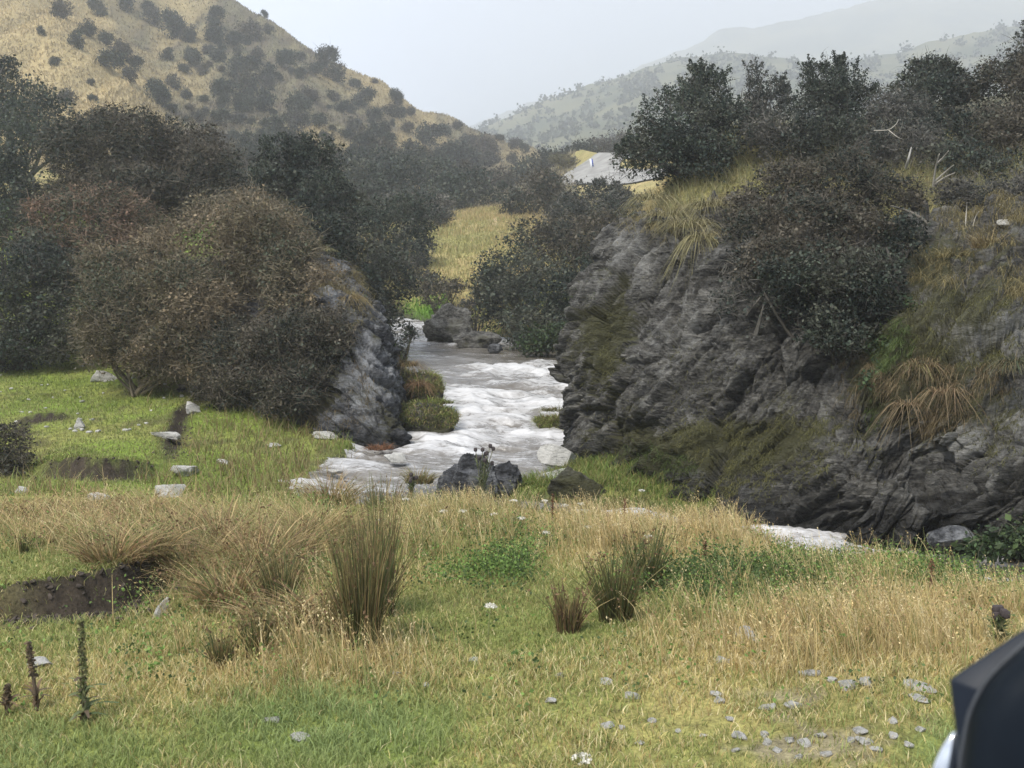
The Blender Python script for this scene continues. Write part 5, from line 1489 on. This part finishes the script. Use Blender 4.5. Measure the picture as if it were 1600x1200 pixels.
face_grass('cliff_grass', CLIFF[30:], sgn * CLIFF_N[30:], [
    (1190, 700, 130, 50, 1.0, 0), (1080, 310, 90, 50, 1.0, 1), (1060, 345, 60, 30, 1.0, 1), (1430, 600, 90, 60, 0.9, 3), (1440, 650, 80, 40, 0.7, 3), (1400, 560, 40, 70, 0.9, 2), (1370, 640, 20, 60, 0.7, 2),
    (1500, 420, 110, 50, 0.75, 1), (1560, 350, 100, 50, 0.8, 1), (1470, 560, 80, 30, 0.6, 0), (940, 530, 30, 70, 0.7, 0), (915, 480, 20, 25, 0.9, 2), (1520, 590, 90, 40, 0.5, 3), (1550, 690, 60, 40, 0.3, 0), (1450, 480, 60, 60, 0.5, 0),
    (1000, 730, 110, 30, 0.8, 2), (920, 690, 20, 50, 0.4, 0), (1120, 770, 80, 30, 0.8, 0), (1000, 600, 200, 120, 0.10, 0), (1700, 450, 120, 200, 0.5, 1), (1500, 500, 150, 150, 0.55, 0), (1580, 440, 90, 60, 0.5, 1), (1400, 690, 60, 30, 0.3, 0)], 'grass and moss hanging on the cliff ledges', 1040, 420000)
sgn = -1.0 if (SLAB_N[..., 1] > 0).mean() > 0.5 else 1.0
face_grass('ledge_grass', SLAB[20:], sgn * SLAB_N[20:], [(550, 470, 25, 40, 1.0, 1), (500, 440, 40, 30, 0.9, 1), (555, 620, 25, 50, 0.8, 3), (480, 650, 60, 40, 0.7, 3), (520, 560, 40, 40, 0.4, 0)], 'dry grass clinging to the leaning outcrop', 1041, 30000)
def plateau_grass():
    rng = np.random.default_rng(1042)
    X, Y = scatter(45000, 19, 33, 0.10, 0.62, rng, 0.2)
    P, so, d = ground_pts(X, Y)
    k = (d > 0.3) & (P[:, 2] > CZ - 1.2); P = P[k]; n = len(P)
    c = np.where((rng.random(n) < 0.5)[:, None], np.array((0.31, 0.275, 0.14)), np.array((0.21, 0.215, 0.10))) * rng.uniform(0.7, 1.3, (n, 1))
    g = Geo()
    blades(g, P, rng.uniform(0.2, 0.6, n), rng.uniform(0.014, 0.024, n), rng.uniform(0, 6.28, n), rng.uniform(0.2, 0.9, n), c * 0.8, c, rng, 0.6, 3)
    tag(g.build('plateau_grass', M['grass']), 'long pale grass on top of the cliff', 'grass', kind='stuff')
plateau_grass()

# ------------------------------------------------------------------ clumps one can count
def clump(name, p, n, hgt, wid, spread, lean, cols, label, cat, seed, group=None, droop=0.3, wblade=0.009, bend=(0.02, 0.25), heads=0.3, lean_ang=None):
    rng = np.random.default_rng(seed)
    a = rng.uniform(0, 6.28, n); r = np.sqrt(rng.random(n)) * wid
    P = np.stack([np.cos(a) * r, np.sin(a) * r * 0.7, np.full(n, -0.03)], 1) + np.array(p)
    cols = np.array(cols)
    c = cols[rng.integers(0, len(cols), n)] * rng.uniform(0.7, 1.3, (n, 1))
    h = hgt * (rng.uniform(0.40, 1.06, n) * (1 - 0.25 * rng.random() * np.sin(a * 2 + seed)))
    ang = a + rng.normal(size=n) * 0.5
    b = np.clip(rng.uniform(*bend, n) + spread * r / wid + np.where(rng.random(n) < 0.14, rng.uniform(0.1, 0.6, n), 0), 0, 1.1)
    g = Geo()
    blades(g, P, h, np.full(n, wblade) * rng.uniform(0.7, 1.3, n), ang, b, c * np.array((0.75, 0.7, 0.65)), c, rng, droop, 4, 0.5)
    if heads:
        q = rng.random(n) < heads
        t = rng.uniform(0.80, 0.97, q.sum())
        T = P[q] + np.stack([np.cos(ang[q]) * h[q] * b[q] * t ** 1.7, np.sin(ang[q]) * h[q] * b[q] * t ** 1.7, h[q] * (t - droop * b[q] * t * t)], 1)
        quads(g, T, np.full(len(T), wblade * 4.0), np.full(len(T), wblade * 2.0), np.tile(np.array((0.16, 0.10, 0.055)), (len(T), 1)) * rng.uniform(0.7, 1.4, (len(T), 1)), rng)
    o = g.build(name, M['grass'], None, p)
    return tag(o, label, cat, group)
RUSH = [(0.13, 0.125, 0.05), (0.17, 0.145, 0.06), (0.24, 0.19, 0.085), (0.36, 0.28, 0.13), (0.095, 0.10, 0.04), (0.20, 0.14, 0.075)]
RUSHG = [(0.095, 0.12, 0.045), (0.13, 0.145, 0.055), (0.075, 0.098, 0.036), (0.19, 0.165, 0.07)]
def clump_px(name, px, py, wpx, hpx, n, spread, cols, label, cat='rush clump', seed=1, **k):
    if cat == 'rush clump': k.setdefault('bend', (0.0, 0.16))
    p = on_ground(px, py)
    return clump(name, p, n, pxm(hpx, p[1]), pxm(wpx, p[1]) / 2, spread, 0, cols, label, cat, seed, **k)
clump_px('rush_clump', 566, 1012, 58, 226, 430, 0.05, RUSH + RUSHG, 'tallest brown and straw rush clump in the middle of the meadow', seed=31)
clump_px('rush_clump', 592, 965, 48, 215, 260, 0.08, RUSH + RUSHG, 'greener rush clump right behind the tallest brown one', seed=32)
clump_px('rush_clump', 548, 1006, 36, 120, 260, 0.15, RUSH, 'low strawy rush tuft at the foot of the tallest clump', seed=33)
clump_px('rush_clump', 962, 972, 52, 140, 360, 0.24, RUSHG + RUSH[:2], 'dark green rush clump fanning out beside the low brown tuft', seed=34)
clump_px('rush_clump', 1008, 922, 50, 112, 360, 0.22, RUSHG, 'dark green upright rush clump standing before the golden grass', seed=35)
clump_px('rush_clump', 888, 990, 36, 88, 300, 0.12, RUSH + [(0.15, 0.085, 0.055)], 'short stiff reddish brown rush tuft', seed=36)
clump_px('rush_clump', 345, 1046, 30, 70, 200, 0.2, RUSHG + RUSH[2:4], 'small green rush tuft in straw grass near the dark scarp', seed=37)
clump_px('rush_clump', 400, 1030, 30, 92, 200, 0.2, RUSHG + RUSH[2:4], 'narrow green rush tuft next to the small one', seed=38)
clump_px('rush_clump', 440, 955, 46, 120, 240, 0.25, RUSH + RUSHG, 'loose mixed rush tuft among arching grass', seed=39)
clump_px('rush_clump', 600, 800, 70, 60, 260, 0.3, RUSH + RUSHG, 'rush tuft at the river bend above the tallest clump', seed=40)
clump_px('rush_clump', 38, 866, 14, 44, 60, 0.15, RUSHG, 'tiny isolated rush tuft on the green terrace', seed=41)
clump_px('rush_clump', 60, 858, 10, 30, 40, 0.15, RUSHG, 'smaller rush sprig next to the terrace tuft', seed=42)
TUS = [(0.40, 0.29, 0.14), (0.30, 0.20, 0.10), (0.23, 0.22, 0.085), (0.50, 0.38, 0.20), (0.17, 0.115, 0.065), (0.17, 0.19, 0.07)]
for i, (px, py, w, h, lab) in enumerate([
        (175, 880, 80, 60, 'brown arching tussock at the back edge of the green terrace'), (230, 868, 60, 62, 'brown tussock beside the terrace corner'), (120, 850, 60, 50, 'reddish tussock at the far side of the terrace'),
        (300, 905, 70, 92, 'large arching tussock right of the terrace corner'.replace('right of', 'just past')), (345, 870, 70, 90, 'olive arching tussock in the tall grass bank'), (400, 900, 80, 100, 'windblown tussock between terrace and rush clump'),
        (455, 880, 70, 90, 'pale headed tussock uphill of the loose rush tuft'), (360, 950, 70, 80, 'dark based tussock with drooping pale heads'), (430, 985, 60, 70, 'tussock with bleached curling tips'), (500, 850, 60, 80, 'feathery green tussock by the river bend'),
        (290, 845, 60, 60, 'golden brown tussock in the rough grass'), (215, 820, 70, 50, 'foxy brown tussock along the bank rim'), (60, 815, 80, 46, 'low brown tussock near the dark bush'), (140, 812, 70, 46, 'straw brown tussock above the terrace'),
        (500, 985, 60, 80, 'mixed straw tussock in front of the tallest rushes'), (520, 790, 60, 60, 'tall seeding tussock against the water')]):
    clump_px('tussock', px, py, w * 1.15, h * 1.35, 520, 0.50, TUS if i % 3 else TUS[:4] + [(0.15, 0.16, 0.06)], lab, 'tussock', 60 + i, droop=0.55, bend=(0.15, 0.6), heads=0.15, wblade=0.010)
# tussocks of the cliff, drooping
CT_ = [(0.29, 0.265, 0.14), (0.23, 0.22, 0.11), (0.37, 0.33, 0.19), (0.19, 0.18, 0.09)]
def cliff_tus(px, py, Y, wpx, hpx, lab, seed, cols=CT_, n=260, droop=1.5):
    p = W(px, py, Y)
    clump('tussock', p, n, pxm(hpx, Y) * 0.62, pxm(wpx, Y) * 0.42, 0.5, 0, cols, lab, 'tussock', seed, droop=droop, bend=(0.05, 0.95), heads=0, wblade=0.013)
cliff_tus(1075, 352, 19.6, 70, 90, 'straw coloured tussock drooping over the cliff brow', 81)
cliff_tus(1045, 335, 20.4, 70, 80, 'pale tussock at the back of the cliff brow', 82)
cliff_tus(1110, 320, 20.6, 70, 80, 'yellowish tussock on the slope under the spiky tree', 83)
cliff_tus(1020, 310, 22.5, 70, 70, 'greenish tussock by the bare earth on the cliff top', 84)
cliff_tus(1095, 372, 18.9, 44, 96, 'long stringy grass trailing down the cliff brow', 85, droop=2.2)
cliff_tus(928, 478, 20.4, 34, 46, 'bright green tuft on the cliff end above the river', 86, [(0.13, 0.19, 0.05), (0.20, 0.24, 0.08)], 160)
cliff_tus(912, 505, 20.2, 34, 44, 'second green tuft lower on the cliff end', 87, [(0.12, 0.17, 0.05), (0.18, 0.20, 0.08)], 160)
cliff_tus(1440, 570, 14.4, 60, 70, 'brown drooping tussock on the ledge beside the crevice', 88, [(0.20, 0.17, 0.09), (0.20, 0.18, 0.08), (0.17, 0.12, 0.07)], n=110)
cliff_tus(1480, 610, 13.9, 60, 80, 'reddish brown hanging tussock above the dark overhang', 89, [(0.20, 0.14, 0.085), (0.25, 0.19, 0.11), (0.16, 0.13, 0.07)], droop=2.0, n=120)
cliff_tus(1420, 630, 14.2, 60, 80, 'brown hanging grass beside the mossy crevice', 90, [(0.20, 0.15, 0.09), (0.24, 0.19, 0.11)], droop=2.0, n=110)
cliff_tus(1585, 565, 13.9, 60, 60, 'dark tussock hanging under the pale lichened ledge', 91, [(0.06, 0.075, 0.04), (0.16, 0.14, 0.08)])
cliff_tus(1545, 385, 17.2, 60, 80, 'tall straw tussock below the pale grey bush', 92, [(0.32, 0.25, 0.13), (0.24, 0.2, 0.1)], droop=0.7)
cliff_tus(1490, 400, 17.4, 60, 60, 'olive tussock on the upper ledge', 93, [(0.22, 0.2, 0.09), (0.28, 0.24, 0.11)], droop=0.9)
cliff_tus(632, 570, 24.0, 46, 70, 'brown drooping tussock on the islet side of the outcrop', 94, [(0.24, 0.17, 0.09), (0.18, 0.16, 0.07)], droop=1.4)
cliff_tus(655, 600, 23.4, 40, 50, 'rust coloured tussock trailing over the mossy islet', 95, [(0.27, 0.17, 0.09), (0.18, 0.13, 0.07)], droop=1.6)
cliff_tus(690, 628, 22.6, 44, 30, 'low green tuft on the tip of the mossy islet', 96, [(0.15, 0.2, 0.05), (0.2, 0.2, 0.08)], droop=0.8)
cliff_tus(548, 465, 23.0, 34, 44, 'straw tuft on the shoulder of the leaning outcrop', 97, [(0.36, 0.29, 0.15), (0.28, 0.22, 0.11)])
cliff_tus(592, 700, 20.0, 40, 26, 'rusty dry tuft at the waterside foot of the outcrop', 98, [(0.28, 0.13, 0.07), (0.22, 0.13, 0.07)], droop=0.8)
cliff_tus(868, 640, 22.6, 50, 30, 'olive grass tuft topping the low islet by the cliff', 99, [(0.20, 0.18, 0.08), (0.15, 0.16, 0.06)], droop=1.0)
cliff_tus(485, 390, 25.6, 60, 40, 'pale green grass tuft on top of the outcrop', 100, [(0.24, 0.24, 0.11), (0.3, 0.27, 0.13)], droop=1.0)
cliff_tus(655, 752, 16.6, 50, 50, 'olive rush like tuft beside the pointed boulder', 101, [(0.17, 0.17, 0.06), (0.24, 0.19, 0.09)], droop=0.4)

# ------------------------------------------------------------------ tall weeds
def mullein(px, py, hpx, label, seed, dead=False, lean=0.0):
    rng = np.random.default_rng(seed)
    p = on_ground(px, py)
    H_ = pxm(hpx, p[1])
    e = empty('mullein', p, label, 'mullein plant')
    top = np.array((lean * H_, 0, H_))
    A = bez((0, 0, -0.03), (lean * 0.2 * H_, 0, H_ * 0.5), top, 9)
    sc_ = (0.10, 0.075, 0.05) if dead else (0.20, 0.21, 0.10)
    g = Geo(); tube(g, A, np.linspace(0.014, 0.007, 9), np.array(sc_), 6); g.build('stem', M['bark'], e)
    g = Geo()
    n = 420 if not dead else 150
    t = rng.uniform(0.30 if not dead else 0.5, 1.0, n)
    P = np.stack([np.interp(t, np.linspace(0, 1, 9), A[:, k]) for k in range(3)], 1)
    a = rng.uniform(0, 6.28, n); r = rng.uniform(0.008, 0.026, n) * (1.15 - 0.5 * t)
    P += np.stack([np.cos(a) * r, np.sin(a) * r, 0 * r], 1)
    L_ = rng.uniform(0.014, 0.03, n)
    pal = np.array([(0.09, 0.07, 0.045), (0.14, 0.10, 0.06)] if dead else [(0.22, 0.24, 0.10), (0.16, 0.18, 0.07), (0.28, 0.26, 0.12), (0.10, 0.085, 0.05)])
    quads(g, P, L_, L_ * 0.8, pal[rng.integers(0, len(pal), n)], rng)
    g.build('flower_spike', M['grass'], e)
    g = Geo()
    n = 26 if not dead else 16
    a = rng.uniform(0, 6.28, n)
    t = rng.random(n) ** 1.6 * 0.4
    P = np.stack([0 * t, 0 * t, t * H_ + 0.01], 1)
    pal = np.array([(0.10, 0.075, 0.05), (0.15, 0.10, 0.06)] if dead else [(0.10, 0.14, 0.06), (0.16, 0.19, 0.09), (0.12, 0.09, 0.06)])
    c = pal[rng.integers(0, len(pal), n)] * rng.uniform(0.8, 1.2, (n, 1))
    blades(g, P, rng.uniform(0.07, 0.17, n) * (1.2 - t), rng.uniform(0.03, 0.05, n) * (0.6 if dead else 1), a, rng.uniform(0.6, 1.0, n), c, c, rng, 0.75, 4, 0.35)
    g.build('leaves', M['grass'], e)
mullein(133, 1130, 172, 'tall green mullein stalk rising from a leafy base', 71)
mullein(58, 1112, 116, 'shrivelled dark mullein stalk leaning beside the tall green one', 72, True, -0.08)
mullein(12, 1120, 50, 'short dead weed stalk at the picture edge', 73, True, 0.05)
def thistle(px, py, Y, hpx, heads, label, seed, name='thistle'):
    rng = np.random.default_rng(seed)
    p = on_ground(px, py) if Y is None else W(px, py, Y)
    H_ = pxm(hpx, p[1])
    e = empty(name, p, label, 'thistle')
    g = Geo(); gh = Geo(); gl = Geo()
    for i in range(heads):
        a = rng.uniform(0, 6.28); q = rng.uniform(0.05, 0.32) * H_
        hh = H_ * rng.uniform(0.68, 1.0)
        A = bez((0, 0, -0.05), (math.cos(a) * q * 0.25, math.sin(a) * q * 0.25, hh * 0.55), (math.cos(a) * q, math.sin(a) * q * 0.6, hh), 6)
        tube(g, A, np.linspace(0.010, 0.005, 6), np.array((0.13, 0.13, 0.07)), 5)
        V, Fs = rock_geo((0.028, 0.028, 0.032), seed + i, rng, 5, 0, 0.1)
        gh.add(V + A[-1], Fs, np.array((0.055, 0.045, 0.045)))
        n = 30
        t = rng.uniform(0.05, 0.75, n)
        P = np.stack([np.interp(t, np.linspace(0, 1, 6), A[:, k]) for k in range(3)], 1)
        c = np.tile(np.array((0.12, 0.15, 0.065)), (n, 1)) * rng.uniform(0.7, 1.4, (n, 1))
        blades(gl, P, rng.uniform(0.06, 0.16, n), rng.uniform(0.012, 0.03, n), rng.uniform(0, 6.28, n), rng.uniform(0.4, 1.0, n), c, c, rng, 0.6, 3, 0.5)
    g.build('stem', M['bark'], e); gh.build('flower_head', M['bark'], e); gl.build('leaves', M['grass'], e)
thistle(752, 792, 15.2, 102, 9, 'branching thistle with dark round heads in front of the pointed boulder', 75)
thistle(1558, 1010, None, 60, 7, 'brown withered thistle with dark heads by the wing mirror', 76)
thistle(640, 790, 15.0, 55, 5, 'small thistle with dark heads at the water bend', 77)
for i, (px, py, hp, lab) in enumerate([(974, 840, 62, 'thin dark dock spike rising from golden grass'), (862, 822, 50, 'reddish dock spike near the brown rock heap'), (1220, 845, 40, 'rusty dock spike by the stream edge'), (1452, 930, 56, 'red brown dock spike below the angular boulder'), (1100, 880, 36, 'short dock spike over the dark brambles')]):
    rng = np.random.default_rng(90 + i)
    p = on_ground(px, py); H_ = pxm(hp, p[1])
    e = empty('dock', p, lab, 'dock plant')
    A = bez((0, 0, -0.03), (0.01, 0, H_ * .5), (0.03 * H_, 0, H_), 6)
    g = Geo(); tube(g, A, np.linspace(0.007, 0.003, 6), np.array((0.14, 0.075, 0.045)), 5); g.build('stem', M['bark'], e)
    n = 160; t = rng.uniform(0.35, 1, n)
    P = np.stack([np.interp(t, np.linspace(0, 1, 6), A[:, k]) for k in range(3)], 1) + rng.normal(size=(n, 3)) * 0.012
    g = Geo(); quads(g, P, np.full(n, 0.018), np.full(n, 0.014), np.tile(np.array((0.17, 0.085, 0.05)), (n, 1)) * rng.uniform(0.6, 1.4, (n, 1)), rng); g.build('seed_head', M['grass'], e)
# white yarrow heads
def yarrow(px, py, hpx, lab, seed, grp=None, w=0.045):
    rng = np.random.default_rng(seed)
    p = on_ground(px, py); H_ = pxm(hpx, p[1])
    e = empty('yarrow', p, lab, 'flower', grp)
    A = bez((0, 0, -0.02), (0.01, 0, H_ * .5), (0.02, 0, H_), 5)
    g = Geo(); tube(g, A, np.linspace(0.005, 0.003, 5), np.array((0.20, 0.22, 0.09)), 5); g.build('stem', M['bark'], e)
    n = 60; a = rng.uniform(0, 6.28, n); r = np.sqrt(rng.random(n)) * w
    P = A[-1] + np.stack([np.cos(a) * r, np.sin(a) * r, 0.012 - r * r * 4 + rng.normal(size=n) * 0.003], 1)
    g = Geo(); quads(g, P, np.full(n, 0.017), np.full(n, 0.017), np.tile(np.array((0.72, 0.70, 0.63)), (n, 1)) * rng.uniform(0.85, 1.1, (n, 1)), rng, up=0.3); g.build('flower_head', M['grass'], e)
yarrow(762, 1000, 52, 'lone tall white yarrow in the middle of the meadow', 110)
yarrow(904, 1200, 12, 'white yarrow head low in the turf at the bottom edge', 111, w=0.06)
for i, (px, py, hp) in enumerate([(632, 800, 34), (690, 815, 30), (720, 812, 26), (800, 800, 30), (812, 822, 26), (848, 800, 30), (905, 805, 30), (1000, 800, 30), (1010, 850, 26), (880, 800, 24), (660, 806, 30), (770, 812, 22), (915, 835, 26), (850, 840, 20), (960, 826, 20), (590, 830, 30), (1225, 830, 16), (1240, 845, 18)]):
    yarrow(px, py + 14, hp, 'white yarrow head nodding among the golden grass of the bank rim', 120 + i, 'white yarrow along the bank rim', 0.05)

# ------------------------------------------------------------------ the wing mirror of the vehicle
def mirror():
    Yb = 0.92
    c0 = W(1640, 1120, Yb)
    e = empty('wing_mirror', c0, 'black wing mirror of a vehicle jutting in at the corner', 'wing mirror')
    outer = [(1484, 1062), (1500, 1050), (1530, 1030), (1560, 1010), (1600, 984), (1650, 962), (1720, 940), (1810, 935), (1880, 960), (1910, 1030), (1915, 1150), (1890, 1270), (1830, 1350), (1730, 1380), (1620, 1370), (1540, 1330), (1498, 1260), (1496, 1200), (1494, 1150), (1488, 1100)]
    def ring(shrink, Y, cx=1700, cy=1160):
        out = []
        for i, (px, py) in enumerate(outer):
            out.append(W(cx + (px - cx) * shrink[0] + shrink[2], cy + (py - cy) * shrink[1] + shrink[3], Y))
        return np.array(out)
    rings = [ring((0.55, 0.55, 0, 0), 1.075), ring((0.86, 0.86, 0, 0), 1.05), ring((0.97, 0.97, 0, 0), 1.00), ring((1, 1, 0, 0), 0.955), ring((0.985, 0.985, 2, 0), 0.940)]
    def loft(rs, col, cap_last=True, cap_first=True):
        A = np.array([resample(np.concatenate([r, r[:1]]), 97)[:-1] for r in rs])
        nr, nc = A.shape[:2]
        g = Geo()
        f = []
        for i in range(nr - 1):
            for j in range(nc):
                k = (j + 1) % nc
                f.append((i * nc + j, i * nc + k, (i + 1) * nc + k, (i + 1) * nc + j))
        V = A.reshape(-1, 3)
        ex = []
        if cap_last:
            V = np.concatenate([V, A[-1].mean(0)[None]]); ex += [((nr - 1) * nc + j, (nr - 1) * nc + (j + 1) % nc, len(V) - 1) for j in range(nc)]
        if cap_first:
            V = np.concatenate([V, A[0].mean(0)[None]]); ex += [((j + 1) % nc, j, len(V) - 1) for j in range(nc)]
        g.add(V, f, np.array(col))
        if ex: g.f.append(np.asarray(ex) + g.n - len(V))
        return g
    # outer shell seen edge on
    loft(rings, (1, 1, 1)).build('housing', M['trim'], e, c0, smooth=True)
    # the dark rounded cover in front, its crease running down from the upper edge
    cover = [(1502, 1205), (1508, 1160), (1518, 1115), (1540, 1072), (1568, 1040), (1605, 1006), (1660, 982), (1740, 962), (1820, 968), (1880, 1010), (1900, 1100), (1890, 1220), (1840, 1310), (1740, 1350), (1630, 1340), (1550, 1310), (1508, 1258)]
    def cr(s, Y, cx=1710, cy=1160): return np.array([W(cx + (a - cx) * s, cy + (b - cy) * s, Y) for a, b in cover])
    loft([cr(1.0, 0.938), cr(0.995, 0.925), cr(0.97, 0.908), cr(0.90, 0.892), cr(0.7, 0.878), cr(0.4, 0.872)], (1, 1, 1)).build('cover', M['plastic'], e, c0, smooth=True)
    crease_highlight = np.array([W(a, b_, Y_) for a, b_, Y_ in [(1604, 1003, 0.934), (1566, 1037, 0.934), (1538, 1069, 0.934), (1516, 1112, 0.934), (1506, 1158, 0.934), (1500, 1205, 0.934), (1506, 1260, 0.934)]])
    g = Geo(); tube(g, resample(crease_highlight, 30), np.full(30, 0.0022), np.array((1, 1, 1.0)), 8); g.build('crease_highlight', M['crease_highlight'], e, c0, smooth=True)  # added thin tube; its paler colour stands in for the crease's highlight
    gl = [(1500, 1142), (1486, 1146), (1470, 1168), (1456, 1200), (1448, 1240), (1452, 1300), (1480, 1330), (1500, 1300), (1496, 1250), (1492, 1215), (1500, 1190), (1506, 1160)]
    def gr(s, Y): return np.array([W(1478 + (a - 1478) * s, 1230 + (b - 1230) * s, Y) for a, b in gl])
    loft([gr(0.9, 0.985), gr(1.0, 0.98), gr(1.0, 0.965), gr(0.9, 0.960)], (1, 1, 1)).build('mirror_glass', M['glass'], e, c0, smooth=True)
    g = Geo()
    tube(g, bez(W(1720, 1300, 1.0), W(1800, 1700, 1.0), W(2100, 1900, 0.8), 10), np.linspace(0.035, 0.05, 10), np.array((1, 1, 1.0)), 14)
    g.build('arm', M['plastic'], e, c0, smooth=True)
mirror()
# ------------------------------------------------------------------ the misty air of the valley
def build_haze(density):
    x0, x1, y0, y1, z0, z1 = -1500, 2000, -30, 2700, -20, 660
    V = [(x, y, z) for x in (x0, x1) for y in (y0, y1) for z in (z0, z1)]
    Fc = [(0, 1, 3, 2), (4, 6, 7, 5), (0, 4, 5, 1), (2, 3, 7, 6), (0, 2, 6, 4), (1, 5, 7, 3)]
    m, N, L = new_mat('haze')
    o = N.new('ShaderNodeOutputMaterial')
    p = N.new('ShaderNodeVolumePrincipled')
    p.inputs['Color'].default_value = (0.955, 0.975, 1.0, 1)
    p.inputs['Density'].default_value = density
    p.inputs['Anisotropy'].default_value = 0.2
    L.new(p.outputs[0], o.inputs['Volume'])
    g = Geo()
    g.add(V, Fc, np.array((1, 1, 1.0)))
    tag(g.build('haze', m), 'thin mist filling the valley air', 'haze', kind='stuff')
build_haze(HAZE)
